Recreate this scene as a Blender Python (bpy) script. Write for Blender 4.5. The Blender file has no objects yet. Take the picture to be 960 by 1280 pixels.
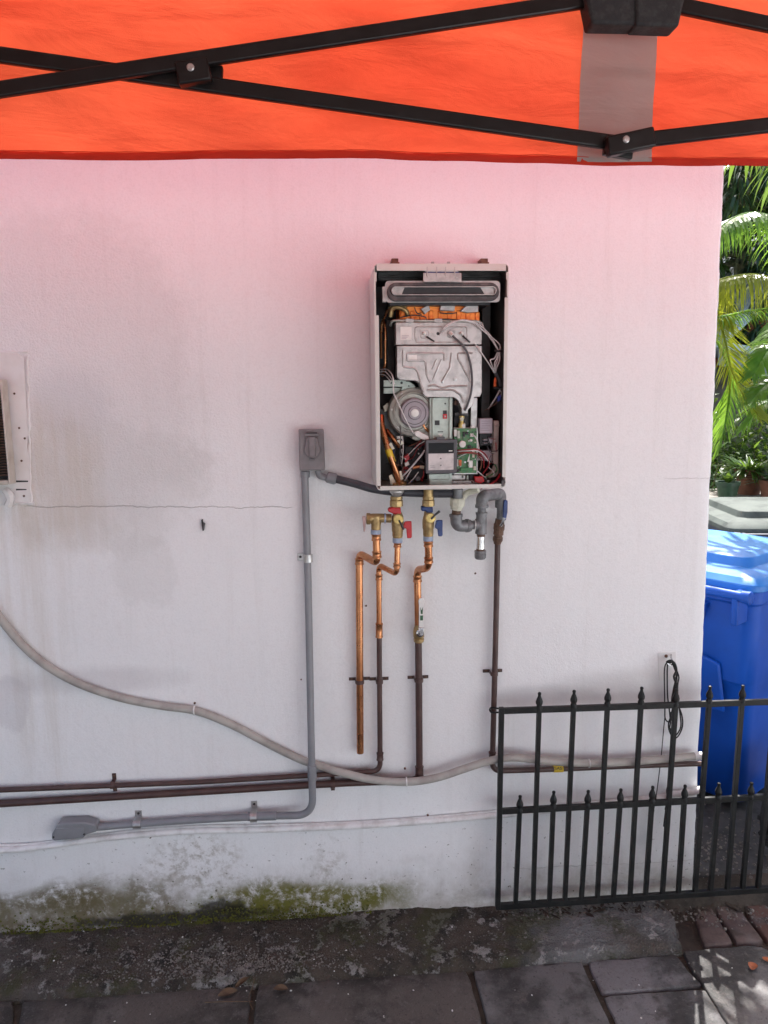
import bpy, bmesh, math, random
from mathutils import Vector, Matrix, noise
R = math.radians
rnd = random.Random(7)
SC = bpy.context.scene
COL = SC.collection

# ------------------------------------------------------------------ camera
FPX = 940.0                      # focal length in photo pixels (960 x 1280)
CAM = Vector((0.0, -2.2, 1.66))
YAW, PITCH, ROLL = R(4.0), R(9.0), 0.011
_f0 = Vector((math.sin(YAW), math.cos(YAW), 0))
CF = (_f0 * math.cos(PITCH) + Vector((0, 0, -math.sin(PITCH)))).normalized()
_r0 = Vector((math.cos(YAW), -math.sin(YAW), 0))
_u0 = _r0.cross(CF)
CR = _r0 * math.cos(ROLL) - _u0 * math.sin(ROLL)
CU = _r0 * math.sin(ROLL) + _u0 * math.cos(ROLL)
cd = bpy.data.cameras.new('camera')
cam = bpy.data.objects.new('camera', cd)
COL.objects.link(cam)
m = Matrix((CR, CU, -CF)).transposed().to_4x4()
m.translation = CAM
cam.matrix_world = m
cd.sensor_fit = 'VERTICAL'
cd.sensor_height = 36.0
cd.sensor_width = 27.0
cd.lens = FPX / 1280 * 36
cd.clip_start = 0.02
cd.clip_end = 800
SC.camera = cam

# ------------------------------------------------------------------ light
SUN_EL, SUN_AZ = R(56), R(24)    # azimuth from +Y towards +X
world = bpy.data.worlds.new('World')
SC.world = world
world.use_nodes = True
wn = world.node_tree
bg = wn.nodes['Background']
sky = wn.nodes.new('ShaderNodeTexSky')
sky.sky_type = 'NISHITA'
sky.sun_disc = False
sky.sun_elevation = SUN_EL
sky.sun_rotation = SUN_AZ
sky.air_density = 1.0
sky.dust_density = 5.0
sky.ozone_density = 0.0
wn.links.new(sky.outputs[0], bg.inputs[0])
bg.inputs[1].default_value = 0.115
sl = bpy.data.lights.new('sun', 'SUN')
sl.energy = 4.6
sl.angle = R(0.5)
sl.color = (1.0, 0.98, 0.955)
so = bpy.data.objects.new('sun', sl)
COL.objects.link(so)
SUNV = Vector((math.sin(SUN_AZ) * math.cos(SUN_EL), math.cos(SUN_AZ) * math.cos(SUN_EL), math.sin(SUN_EL)))
so.rotation_euler = SUNV.to_track_quat('Z', 'Y').to_euler()
so.location = (2, 6, 8)
SC.view_settings.view_transform = 'Standard'
SC.view_settings.look = 'None'
SC.view_settings.exposure = 1.42
SC.view_settings.gamma = 1.0
SC.cycles.max_bounces = 10
SC.cycles.diffuse_bounces = 5
SC.cycles.glossy_bounces = 4
SC.cycles.transmission_bounces = 6
SC.cycles.transparent_max_bounces = 8
SC.cycles.use_denoising = True
SC.cycles.sample_clamp_indirect = 6

# ------------------------------------------------------------------ pixel -> place
def ray(px, py):
    return CF * FPX + CR * (px - 480) - CU * (py - 640)

def P(px, py, d=0.0):
    """point at depth d in front of the wall plane (y = -d)"""
    v = ray(px, py)
    return CAM + v * ((-d - CAM.y) / v.y)

def G(px, py, z=0.0):
    v = ray(px, py)
    return CAM + v * ((z - CAM.z) / v.z)

def mpp(d=0.0):
    return (2.2 - d) / FPX * 1.01

# ------------------------------------------------------------------ node helper
class S:
    """a socket with arithmetic"""
    def __init__(s, nt, k): s.nt, s.k = nt, k
    def _m(s, op, o=None, c=None):
        n = s.nt.nodes.new('ShaderNodeMath'); n.operation = op
        for i, x in enumerate((s, o, c)):
            if x is None: continue
            if isinstance(x, S): s.nt.links.new(x.k, n.inputs[i])
            else: n.inputs[i].default_value = x
        return S(s.nt, n.outputs[0])
    def __add__(s, o): return s._m('ADD', o)
    def __radd__(s, o): return s._m('ADD', o)
    def __sub__(s, o): return s._m('SUBTRACT', o)
    def __rsub__(s, o): return (s * -1.0) + o
    def __mul__(s, o): return s._m('MULTIPLY', o)
    def __rmul__(s, o): return s._m('MULTIPLY', o)
    def __truediv__(s, o): return s._m('DIVIDE', o)
    def abs(s): return s._m('ABSOLUTE')
    def pow(s, e): return s._m('POWER', e)
    def max(s, o): return s._m('MAXIMUM', o)
    def min(s, o): return s._m('MINIMUM', o)
    def sqrt(s): return s._m('SQRT')
    def clamp(s): return s._m('MAXIMUM', 0.0)._m('MINIMUM', 1.0)
    def step(s, a, b):
        n = s.nt.nodes.new('ShaderNodeMapRange'); n.interpolation_type = 'SMOOTHSTEP'
        s.nt.links.new(s.k, n.inputs[0])
        n.inputs[1].default_value, n.inputs[2].default_value = a, b
        if a > b:
            n.inputs[1].default_value, n.inputs[2].default_value = b, a
            n.inputs[3].default_value, n.inputs[4].default_value = 1.0, 0.0
        return S(s.nt, n.outputs[0])

class Mat:
    def __init__(s, name):
        s.m = bpy.data.materials.new(name); s.m.use_nodes = True
        s.nt = s.m.node_tree
        s.b = s.nt.nodes['Principled BSDF']
        s.out = s.nt.nodes['Material Output']
    def coords(s, kind='Object'):
        if kind == 'Position':
            return s.nt.nodes.new('ShaderNodeNewGeometry').outputs['Position']
        return s.nt.nodes.new('ShaderNodeTexCoord').outputs[kind]
    def xyz(s, kind='Position'):
        n = s.nt.nodes.new('ShaderNodeSeparateXYZ'); s.nt.links.new(s.coords(kind), n.inputs[0])
        return [S(s.nt, o) for o in n.outputs]
    def vec(s, x, y, z):
        n = s.nt.nodes.new('ShaderNodeCombineXYZ')
        for i, v in enumerate((x, y, z)):
            if isinstance(v, S): s.nt.links.new(v.k, n.inputs[i])
            else: n.inputs[i].default_value = v
        return n.outputs[0]
    def noise(s, scale, detail=4, rough=0.55, kind='Object', vec=None, dist=0.0):
        n = s.nt.nodes.new('ShaderNodeTexNoise')
        s.nt.links.new(vec if vec is not None else s.coords(kind), n.inputs['Vector'])
        n.inputs['Scale'].default_value = scale; n.inputs['Detail'].default_value = detail
        n.inputs['Roughness'].default_value = rough; n.inputs['Distortion'].default_value = dist
        return S(s.nt, n.outputs['Fac'])
    def voro(s, scale, kind='Object', feature='F1', out='Distance', vec=None):
        n = s.nt.nodes.new('ShaderNodeTexVoronoi'); n.feature = feature
        s.nt.links.new(vec if vec is not None else s.coords(kind), n.inputs['Vector'])
        n.inputs['Scale'].default_value = scale
        return S(s.nt, n.outputs[out])
    def mix(s, f, a, b, mode='MIX'):
        n = s.nt.nodes.new('ShaderNodeMix'); n.data_type = 'RGBA'; n.blend_type = mode
        for i, v in ((0, f), (6, a), (7, b)):
            if isinstance(v, S): s.nt.links.new(v.k, n.inputs[i])
            elif i == 0: n.inputs[0].default_value = v
            else: n.inputs[i].default_value = tuple(v) + (1,) if len(v) == 3 else v
        return S(s.nt, n.outputs[2])
    def rand(s):
        return S(s.nt, s.nt.nodes.new('ShaderNodeObjectInfo').outputs['Random'])
    def hsv(s, col, h=0.5, sat=1.0, v=1.0):
        n = s.nt.nodes.new('ShaderNodeHueSaturation'); s.nt.links.new(col.k, n.inputs['Color'])
        for key, x in (('Hue', h), ('Saturation', sat), ('Value', v)):
            if isinstance(x, S): s.nt.links.new(x.k, n.inputs[key])
            else: n.inputs[key].default_value = x
        return S(s.nt, n.outputs[0])
    def set(s, key, v):
        i = s.b.inputs[key]
        if isinstance(v, S): s.nt.links.new(v.k, i)
        elif isinstance(v, (tuple, list)): i.default_value = tuple(v) + (1,)
        else: i.default_value = v
    def bump(s, h, strength=0.3, dist=0.01):
        n = s.nt.nodes.new('ShaderNodeBump'); s.nt.links.new(h.k, n.inputs['Height'])
        n.inputs['Strength'].default_value = strength; n.inputs['Distance'].default_value = dist
        s.nt.links.new(n.outputs[0], s.b.inputs['Normal'])

def pm(name, col, rough=0.5, metal=0.0, col2=None, vs=25.0, lo=0.42, hi=0.66, bump=0.0, bs=220.0, rv=0.12, spec=None):
    """a worn one-colour material"""
    M = Mat(name)
    n = M.noise(vs, 6, 0.6)
    c2 = col2 if col2 else tuple(c * 0.72 for c in col)
    M.set('Base Color', M.mix(n.step(lo, hi), col, c2))
    M.set('Roughness', (M.noise(vs * 2.3, 4) - 0.5) * (rv * 2) + rough)
    M.set('Metallic', metal)
    if spec is not None: M.set('Specular IOR Level', spec)
    if bump: M.bump(M.noise(bs, 4), bump, 0.002)
    return M.m

# ------------------------------------------------------------------ mesh helper
class MB:
    def __init__(s): s.v, s.f, s.uvdone = [], [], False
    def add(s, vs, fs):
        o = len(s.v); s.v += [Vector(v) for v in vs]; s.f += [tuple(i + o for i in f) for f in fs]; return s
    def box(s, a, b):
        x0, x1 = sorted((a[0], b[0])); y0, y1 = sorted((a[1], b[1])); z0, z1 = sorted((a[2], b[2]))
        return s.add([(x0,y0,z0),(x1,y0,z0),(x1,y1,z0),(x0,y1,z0),(x0,y0,z1),(x1,y0,z1),(x1,y1,z1),(x0,y1,z1)],
                     [(0,3,2,1),(4,5,6,7),(0,1,5,4),(1,2,6,5),(2,3,7,6),(3,0,4,7)])
    def obox(s, c, ax, ay, az):
        """box at c with half-axis vectors"""
        c = Vector(c)
        vs = [c + ax*i + ay*j + az*k for k in (-1,1) for j in (-1,1) for i in (-1,1)]
        fs = [(0,2,3,1),(4,5,7,6),(0,1,5,4),(1,3,7,5),(3,2,6,7),(2,0,4,6)]
        if ax.cross(ay).dot(az) < 0: fs = [tuple(reversed(f)) for f in fs]
        return s.add(vs, fs)
    def bar(s, p0, p1, w, h, up=Vector((0,0,1))):
        p0, p1 = Vector(p0), Vector(p1)
        d = p1 - p0; a = d.normalized(); sd = a.cross(up).normalized(); u = sd.cross(a)
        return s.obox((p0+p1)/2, d/2, sd*(w/2), u*(h/2))
    def tube(s, path, r, n=10, cap=True):
        path = [Vector(p) for p in path]
        rs = r if isinstance(r, (list, tuple)) else [r]*len(path)
        t = [(path[min(i+1,len(path)-1)] - path[max(i-1,0)]).normalized() for i in range(len(path))]
        nrm = t[0].orthogonal().normalized()
        rings = []
        for i, p in enumerate(path):
            if i:
                nrm = nrm - t[i]*nrm.dot(t[i])
                nrm = nrm.normalized() if nrm.length > 1e-6 else t[i].orthogonal().normalized()
            b = t[i].cross(nrm)
            rings.append([p + (nrm*math.cos(2*math.pi*k/n) + b*math.sin(2*math.pi*k/n))*rs[i] for k in range(n)])
        vs = [v for rg in rings for v in rg]
        fs = [(i*n+k, i*n+(k+1)%n, (i+1)*n+(k+1)%n, (i+1)*n+k) for i in range(len(path)-1) for k in range(n)]
        if cap:
            fs.append(tuple(reversed(range(n)))); fs.append(tuple((len(path)-1)*n+k for k in range(n)))
        return s.add(vs, fs)
    def lathe(s, c, axis, prof, n=16):
        """prof: (distance along axis, radius)"""
        c = Vector(c); a = Vector(axis).normalized(); u = a.orthogonal().normalized(); w = a.cross(u)
        vs = [c + a*h + (u*math.cos(2*math.pi*k/n) + w*math.sin(2*math.pi*k/n))*max(r, 1e-5) for h, r in prof for k in range(n)]
        fs = [(i*n+k, i*n+(k+1)%n, (i+1)*n+(k+1)%n, (i+1)*n+k) for i in range(len(prof)-1) for k in range(n)]
        fs.append(tuple(reversed(range(n)))); fs.append(tuple((len(prof)-1)*n+k for k in range(n)))
        return s.add(vs, fs)
    def prism(s, pts, d):
        """closed outline pts extruded by vector d"""
        n = len(pts); d = Vector(d)
        pts = [Vector(p) for p in pts]
        nr = Vector((0,0,0))
        for i in range(n): nr += pts[i].cross(pts[(i+1) % n])
        if nr.dot(d) > 0: pts = pts[::-1]
        return s.add(pts + [p + d for p in pts],
                     [tuple(range(n)), tuple(reversed(range(n, 2*n)))] + [((i+1)%n, i, n+i, n+(i+1)%n) for i in range(n)])
    def ring(s, outer, inner, d):
        """plate with a hole: matching outlines, extruded by d"""
        n = len(outer); d = Vector(d)
        o = [Vector(p) for p in outer]; q = [Vector(p) for p in inner]
        vs = o + q + [p + d for p in o] + [p + d for p in q]
        fs = []
        for i in range(n):
            j = (i+1) % n
            fs += [(i, j, n+j, n+i), (2*n+i, 3*n+i, 3*n+j, 2*n+j), (i, 2*n+i, 2*n+j, j), (n+i, n+j, 3*n+j, 3*n+i)]
        return s.add(vs, fs)
    def ball(s, c, r, n=8, m=6, sq=(1,1,1)):
        c = Vector(c)
        vs = [c + Vector((0,0,r*sq[2]))]
        for i in range(1, m):
            for k in range(n):
                th, ph = math.pi*i/m, 2*math.pi*k/n
                vs.append(c + Vector((r*sq[0]*math.sin(th)*math.cos(ph), r*sq[1]*math.sin(th)*math.sin(ph), r*sq[2]*math.cos(th))))
        vs.append(c - Vector((0,0,r*sq[2])))
        fs = [(0, 1+k, 1+(k+1)%n) for k in range(n)]
        for i in range(m-2):
            for k in range(n):
                a, b = 1+i*n+k, 1+i*n+(k+1)%n
                fs.append((a, a+n, b+n, b))
        L = len(vs)-1
        fs += [(L, L-n+(k+1)%n, L-n+k) for k in range(n)]
        return s.add(vs, fs)

WL = {}          # world location of every object that has children

def fixn(me):
    bm = bmesh.new(); bm.from_mesh(me)
    bmesh.ops.recalc_face_normals(bm, faces=bm.faces)
    bm.to_mesh(me); bm.free()

def obj(name, mb, mat, parent=None, label=None, kind=None, smooth=True, bevel=0.0, angle=35, recalc=True, origin=None):
    lo = Vector((min(v[i] for v in mb.v) for i in range(3))); hi = Vector((max(v[i] for v in mb.v) for i in range(3)))
    c = Vector(origin) if origin is not None else (lo + hi) / 2
    me = bpy.data.meshes.new(name)
    me.from_pydata([v - c for v in mb.v], [], mb.f)
    if recalc: fixn(me)
    if smooth:
        me.polygons.foreach_set('use_smooth', [True]*len(me.polygons))
        me.set_sharp_from_angle(angle=R(angle))
    me.materials.append(mat)
    o = bpy.data.objects.new(name, me); COL.objects.link(o)
    WL[o.name] = c
    if parent is not None:
        o.parent = parent; o.location = c - WL[parent.name]
    else: o.location = c
    if label: o['label'] = label
    if kind: o['kind'] = kind
    if bevel:
        b = o.modifiers.new('edge', 'BEVEL'); b.width = bevel; b.segments = 2; b.limit_method = 'ANGLE'; b.angle_limit = R(40)
    return o

def thing(name, label, cat, loc, group=None, kind=None):
    o = bpy.data.objects.new(name, None); COL.objects.link(o)
    o.empty_display_size = 0.05
    o.location = loc; WL[o.name] = Vector(loc)
    if kind: o['kind'] = kind
    if label: o['label'] = label
    if cat: o['category'] = cat
    if group: o['group'] = group
    return o

def tag(o, label, cat, group=None):
    o['label'] = label; o['category'] = cat
    if group: o['group'] = group
    return o

def fillet(pts, r, seg=6):
    pts = [Vector(p) for p in pts]; out = [pts[0]]
    for i in range(1, len(pts)-1):
        a, b, c = pts[i-1], pts[i], pts[i+1]
        k = min(r, (a-b).length*0.49, (c-b).length*0.49)
        p, q = b + (a-b).normalized()*k, b + (c-b).normalized()*k
        for j in range(seg+1):
            t = j/seg; out.append(p*(1-t)**2 + b*2*t*(1-t) + q*t*t)
    out.append(pts[-1]); return out

def spline(pts, seg=6):
    p = [Vector(x) for x in pts]; p = [p[0]*2 - p[1]] + p + [p[-1]*2 - p[-2]]
    out = []
    for i in range(1, len(p)-2):
        for j in range(seg):
            t = j/seg
            out.append(0.5*((2*p[i]) + (p[i+1]-p[i-1])*t + (2*p[i-1]-5*p[i]+4*p[i+1]-p[i+2])*t*t + (3*p[i]-p[i-1]-3*p[i+1]+p[i+2])*t**3))
    out.append(p[-2]); return out

def PX(lst): return [P(*a) for a in lst]

def pbox(px0, py0, px1, py1, d, back):
    """axis-aligned box whose front face covers the pixels at depth d, going back to depth back"""
    a, b = P(px0, (py0+py1)/2, d), P(px1, (py0+py1)/2, d)
    t, u = P((px0+px1)/2, py0, d), P((px0+px1)/2, py1, d)
    return MB().box((a.x, -d, u.z), (b.x, -back, t.z))

def rrect(x0, z0, x1, z1, r, y, seg=5):
    pts = []
    for cx, cz, a0 in ((x1-r, z1-r, 0), (x0+r, z1-r, 90), (x0+r, z0+r, 180), (x1-r, z0+r, 270)):
        for k in range(seg+1):
            a = R(a0 + 90*k/seg); pts.append(Vector((cx + r*math.cos(a), y, cz + r*math.sin(a))))
    return pts

# ------------------------------------------------------------------ materials
def wall_material():
    M = Mat('painted_stucco')
    x, y, z = M.xyz()
    pos = M.coords('Position')
    big = M.noise(1.3, 5, 0.6, vec=pos); med = M.noise(6, 6, 0.65, vec=pos); fine = M.noise(42, 6, 0.7, vec=pos); rag = M.noise(11, 10, 0.78, vec=pos, dist=0.4)
    vf = M.noise(190, 4, 0.65, vec=pos)
    low = M.noise(2.6, 3, 0.5, vec=pos)
    streak = M.noise(1.0, 5, 0.7, vec=M.vec(x*24.0, y*4.0, z*1.1))
    def blob(px, py, rx, rz, soft=0.35, wob=0.5, n=med):
        c = P(px, py)
        q = (((x - c.x)/rx).pow(2.0) + ((z - c.z)/rz).pow(2.0)).sqrt() + (n - 0.5)*(wob*1.3) + (low - 0.5)*(wob*2.2)
        return q.step(1.0 + soft*0.5, 1.0 - soft*0.5)
    col = M.mix(big.step(0.35, 0.7), (0.81, 0.81, 0.81), (0.775, 0.775, 0.775))
    col = M.mix(streak.step(0.5, 0.85)*0.22, col, (0.5, 0.47, 0.43))
    col = M.mix(vf.step(0.46, 0.64)*0.07 + fine.step(0.5, 0.7)*0.05, col, (0.36, 0.34, 0.33))
    # old damp tide: a grey half disc with a fairly sharp rim, and a lighter heart
    tide = blob(85, 480, 0.37, 0.42, 0.30, 0.5, rag)
    col = M.mix(tide*0.15, col, (0.46, 0.45, 0.435))
    rim = tide*(1.0 - blob(85, 480, 0.33, 0.38, 0.3, 0.5, rag))
    col = M.mix(rim*0.08, col, (0.40, 0.36, 0.33))
    tide2 = blob(140, 600, 0.24, 0.22, 0.4, 0.9, rag); tide2b = blob(175, 710, 0.09, 0.10, 0.5, 1.4, rag)
    col = M.mix(tide2*0.2, col, (0.45, 0.43, 0.40))
    col = M.mix(tide2b*0.16, col, (0.46, 0.44, 0.42))
    col = M.mix(blob(90, 505, 0.11, 0.10, 0.9, 0.5)*0.6, col, (0.62, 0.62, 0.63))
    yel = blob(65, 600, 0.16, 0.20, 0.9, 0.6)*streak.step(0.25, 0.6)
    col = M.mix(yel*0.32, col, (0.50, 0.40, 0.27))
    yel2 = blob(45, 800, 0.09, 0.42, 0.9, 0.5)*streak.step(0.35, 0.65)
    col = M.mix(yel2*0.22, col, (0.52, 0.45, 0.36))
    # paint patches rolled over in slightly different whites
    col = M.mix(blob(10, 880, 0.05, 0.08, 0.3, 1.2, rag)*0.3, col, (0.50, 0.48, 0.50))
    col = M.mix(blob(790, 860, 0.22, 0.06, 0.9, 0.6)*0.4, col, (0.46, 0.44, 0.42))
    col = M.mix(blob(680, 870, 0.16, 0.03, 0.9, 0.6)*0.35, col, (0.46, 0.44, 0.44))
    col = M.mix(blob(455, 968, 0.08, 0.03, 0.9, 0.8, fine)*0.5, col, (0.26, 0.24, 0.22))
    # darker smear on the wall above the drooping hose
    col = M.mix(blob(120, 850, 0.2, 0.04, 1.0, 0.9)*0.28, col, (0.36, 0.32, 0.33))
    # splash dirt, algae and moss rising from the ground
    zz = z + (x*0.012)
    base = (zz + (med - 0.5)*0.30 + (streak - 0.5)*0.10).step(0.22, 0.0)
    col = M.mix(base*(rag.step(0.3, 0.62)*0.5 + 0.3), col, (0.36, 0.325, 0.28))
    lft = x.step(0.05, -0.35)
    moss = ((zz + (med - 0.5)*0.42 + (big-0.5)*0.2).step(0.15, 0.01))*(rag*0.75 + fine*0.25).step(0.40, 0.56)
    col = M.mix(moss*(lft*0.8 + 0.06), col, (0.135, 0.105, 0.05))
    grn = (blob(375, 1128, 0.32, 0.055, 0.8, 1.7, rag) + blob(65, 1130, 0.26, 0.07, 0.8, 1.6, fine)*0.5).clamp()
    col = M.mix(grn*(rag*0.7 + fine*0.3).step(0.40, 0.54)*0.97, col, (0.13, 0.125, 0.018))
    col = M.mix(blob(55, 1128, 0.30, 0.075, 0.9, 1.8, rag)*(rag*0.6 + fine*0.4).step(0.36, 0.56)*0.85, col, (0.125, 0.098, 0.05))
    blk = (blob(275, 1138, 0.07, 0.035, 0.8, 1.2, fine) + blob(210, 1148, 0.3, 0.02, 0.9, 1.4, fine)).clamp()
    col = M.mix(blk*0.9, col, (0.022, 0.02, 0.012))
    for bx, by in ((235, 1085), (275, 1090), (205, 1095), (410, 1085), (130, 1112)):
        col = M.mix(blob(bx, by, 0.06, 0.09, 1.2, 2.4, rag)*(rag*0.6 + fine*0.4).step(0.47, 0.62)*0.5, col, (0.21, 0.175, 0.105))
    spk = M.noise(70, 3, 0.6, vec=pos).step(0.655, 0.70)*(z.step(0.45, 0.03)*0.9 + 0.03)
    col = M.mix(spk, col, (0.10, 0.09, 0.06))
    # hairline cracks
    def crack(px0, py0, px1, py1, w, amt):
        a, b = P(px0, py0), P(px1, py1)
        k = (b.z - a.z)/(b.x - a.x)
        wob = (M.noise(9, 4, 0.7, vec=M.vec(x, 0.0, 0.0)) - 0.5)*0.03 + (fine - 0.5)*0.008
        dist = (z - ((x - a.x)*k + a.z) + wob).abs().step(w, w*0.3)
        gate = x.step(a.x - 0.004, a.x + 0.01)*x.step(b.x + 0.004, b.x - 0.01)
        return dist*gate*amt*med.step(0.3, 0.5)
    cr = crack(30, 633, 366, 634, 0.0016, 0.33).max(crack(828, 598, 890, 598, 0.0014, 0.2)).max(crack(640, 1086, 870, 1075, 0.0016, 0.25))
    col = M.mix(cr, col, (0.13, 0.10, 0.085))
    M.set('Base Color', col)
    M.set('Roughness', fine*0.2 + 0.62)
    M.set('Specular IOR Level', 0.3)
    rough_zone = blob(100, 480, 0.42, 0.42, 0.9, 0.3)*1.0 + 0.35
    h = vf*rough_zone*0.55 + fine*0.6*rough_zone + med*0.8 - cr*1.4 - base*fine*1.0
    M.bump(h, 0.9, 0.004)
    return M.m

def slab_material():
    M = Mat('paving_stone')
    pos = M.coords('Position')
    r = M.rand()
    big = M.noise(2.6, 6, 0.65, vec=pos); med = M.noise(11, 6, 0.7, vec=pos); fine = M.noise(90, 5, 0.7, vec=pos)
    oc = S(M.nt, M.nt.nodes.new('ShaderNodeObjectInfo').outputs['Color'])
    col = M.mix(fine.step(0.3, 0.7)*0.3, oc, (0.05, 0.042, 0.038))
    col = M.mix(big.step(0.46, 0.58)*0.8, col, (0.020, 0.018, 0.015))
    col = M.mix(med.step(0.52, 0.66)*0.7, col, (0.15, 0.13, 0.12))
    col = M.mix(M.noise(5.5, 5, 0.6, vec=pos).step(0.56, 0.66)*0.6, col, (0.02, 0.017, 0.015))
    col = M.mix(fine.step(0.56, 0.68)*0.5, col, (0.19, 0.17, 0.16))
    col = M.mix(fine.step(0.44, 0.34)*0.6, col, (0.018, 0.015, 0.013))
    col = M.mix(M.noise(28, 6, 0.75, vec=pos).step(0.57, 0.66)*0.45, col, (0.17, 0.155, 0.145))
    M.set('Base Color', col)
    M.set('Roughness', big*0.35 + 0.42)
    M.bump(med*1.6 + fine*0.9, 0.8, 0.006)
    return M.m

def strip_material():
    M = Mat('mossy_concrete')
    pos = M.coords('Position'); x, y, z = M.xyz()
    big = M.noise(2.1, 6, 0.65, vec=pos); med = M.noise(9, 7, 0.7, vec=pos); fine = M.noise(75, 6, 0.75, vec=pos)
    agg = M.voro(150, vec=pos)
    col = M.mix(med.step(0.38, 0.66), (0.085, 0.064, 0.046), (0.012, 0.0095, 0.006))
    col = M.mix(x.step(-0.45, -0.75)*big.step(0.35, 0.6)*0.8, col, (0.13, 0.108, 0.096))
    col = M.mix(x.step(0.45, 0.75)*big.step(0.35, 0.6)*0.85, col, (0.22, 0.22, 0.215))
    col = M.mix(med.step(0.50, 0.56)*M.noise(20, 5, 0.7, vec=pos).step(0.5, 0.56)*0.95, col, (0.33, 0.31, 0.29))
    col = M.mix(agg.step(0.32, 0.2)*fine.step(0.45, 0.6)*0.7, col, (0.2, 0.18, 0.16))
    col = M.mix(M.noise(5, 6, 0.7, vec=pos).step(0.50, 0.62)*0.75, col, (0.048, 0.05, 0.012))
    col = M.mix(fine.step(0.60, 0.68)*0.55, col, (0.02, 0.018, 0.014))
    M.set('Base Color', col)
    M.set('Roughness', fine*0.3 + 0.6)
    M.bump(med*1.6 + fine*1.2 + agg*0.7, 1.0, 0.008)
    return M.m

def ground_material():
    M = Mat('soil_and_paving')
    pos = M.coords('Position')
    med = M.noise(7, 6, 0.7, vec=pos); fine = M.noise(60, 5, 0.7, vec=pos)
    col = M.mix(med.step(0.4, 0.65), (0.07, 0.055, 0.042), (0.03, 0.024, 0.018))
    col = M.mix(fine.step(0.58, 0.7)*0.5, col, (0.14, 0.12, 0.10))
    M.set('Base Color', col); M.set('Roughness', 0.9)
    M.bump(med + fine, 0.7, 0.01)
    return M.m

def fabric_material(name, col, trans, rough=0.7, tm=0.55):
    M = Mat(name)
    nt = M.nt
    x, y, z = M.xyz('Object')
    weave = M.noise(900, 2, 0.5); cl = M.noise(5, 5, 0.6)
    c1 = M.mix(cl.step(0.35, 0.7)*0.6, col, tuple(c*0.86 for c in col))
    M.set('Base Color', c1); M.set('Roughness', rough); M.set('Specular IOR Level', 0.25)
    M.bump(M.noise(2.6, 2, 0.45, dist=0.6)*1.6 + M.noise(9, 2, 0.4, dist=0.4)*0.25 + M.noise(1.0, 2, 0.4, vec=M.vec(x*2.0, y*2.0, z*8.0), dist=0.4)*0.9 + M.noise(1.0, 4, 0.55, vec=M.vec(x*5.0 + z*4.0, y*5.0, z*16.0), dist=0.5)*0.28 + weave*0.02, 0.6, 0.03)
    bn = [n for n in nt.nodes if n.type == 'BUMP'][0]
    tr = nt.nodes.new('ShaderNodeBsdfTranslucent')
    tc = M.mix((M.noise(1.6, 3, 0.5, dist=0.7)*0.5 + M.noise(1.0, 3, 0.5, vec=M.vec(x*1.4 + z*2.0, y*1.4, z*6.0), dist=0.6)*0.5).step(0.38, 0.66), trans, tuple(c*k for c, k in zip(trans, (0.87, 0.62, 0.56))))  # wrinkle shading put into the translucent colour as darker streaks
    nt.links.new(tc.k, tr.inputs[0]); nt.links.new(bn.outputs[0], tr.inputs['Normal'])
    mx = nt.nodes.new('ShaderNodeMixShader'); mx.inputs[0].default_value = tm
    nt.links.new(M.b.outputs[0], mx.inputs[1]); nt.links.new(tr.outputs[0], mx.inputs[2])
    nt.links.new(mx.outputs[0], M.out.inputs[0])
    return M.m

def leaf_material(name, col, col2, trans, tm=0.4, rough=0.35):
    M = Mat(name); nt = M.nt
    n = M.noise(3.0, 4)
    c = M.mix(n.step(0.38, 0.62), col, col2)
    c = M.hsv(c, 0.5, 1.0, M.rand()*0.5 + 0.75)
    M.set('Base Color', c); M.set('Roughness', rough)
    tr = nt.nodes.new('ShaderNodeBsdfTranslucent'); tr.inputs[0].default_value = trans + (1,)
    mx = nt.nodes.new('ShaderNodeMixShader'); mx.inputs[0].default_value = tm
    nt.links.new(M.b.outputs[0], mx.inputs[1]); nt.links.new(tr.outputs[0], mx.inputs[2])
    nt.links.new(mx.outputs[0], M.out.inputs[0])
    return M.m

def brick_material():
    M = Mat('old_brick'); pos = M.coords('Position')
    med = M.noise(14, 6, 0.7, vec=pos); fine = M.noise(110, 5, 0.7, vec=pos)
    col = M.mix(M.rand(), (0.11, 0.052, 0.038), (0.11, 0.077, 0.068))
    col = M.mix(med.step(0.45, 0.68)*0.8, col, (0.04, 0.028, 0.024))
    col = M.mix(M.noise(8, 5, vec=pos).step(0.55, 0.7)*0.5, col, (0.17, 0.15, 0.145))
    M.set('Base Color', col); M.set('Roughness', 0.75); M.bump(med + fine*0.5, 0.6, 0.004)
    return M.m

WALL = wall_material(); SLAB = slab_material(); STRIP = strip_material(); SOIL = ground_material(); BRICK = brick_material()
ORANGE = fabric_material('orange_canopy_cloth', (0.66, 0.050, 0.026), (0.95, 0.165, 0.065), tm=0.22)
ROOFC = fabric_material('dimmed_canopy_roof', (0.45, 0.42, 0.40), (0.8, 0.2, 0.1), tm=0.05)  # grey lining made up to hold back orange light through the roof
HEM = fabric_material('folded_canopy_hem', (0.60, 0.035, 0.014), (0.65, 0.03, 0.01), tm=0.35)
GREYP = fabric_material('grey_reflective_cloth', (0.46, 0.41, 0.38), (0.42, 0.30, 0.26), rough=0.4, tm=0.4)
BLACKM = pm('black_coated_steel', (0.006, 0.005, 0.005), 0.36, 0.0, (0.009, 0.008, 0.008), 18, bump=0.05, spec=0.3)
VELCRO = pm('black_webbing', (0.016, 0.016, 0.017), 0.85, 0, (0.03, 0.03, 0.03), 60, bump=0.4, bs=500)
ZINC = pm('zinc_plated_steel', (0.55, 0.55, 0.54), 0.35, 0.9, (0.42, 0.41, 0.40), 40)
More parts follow.
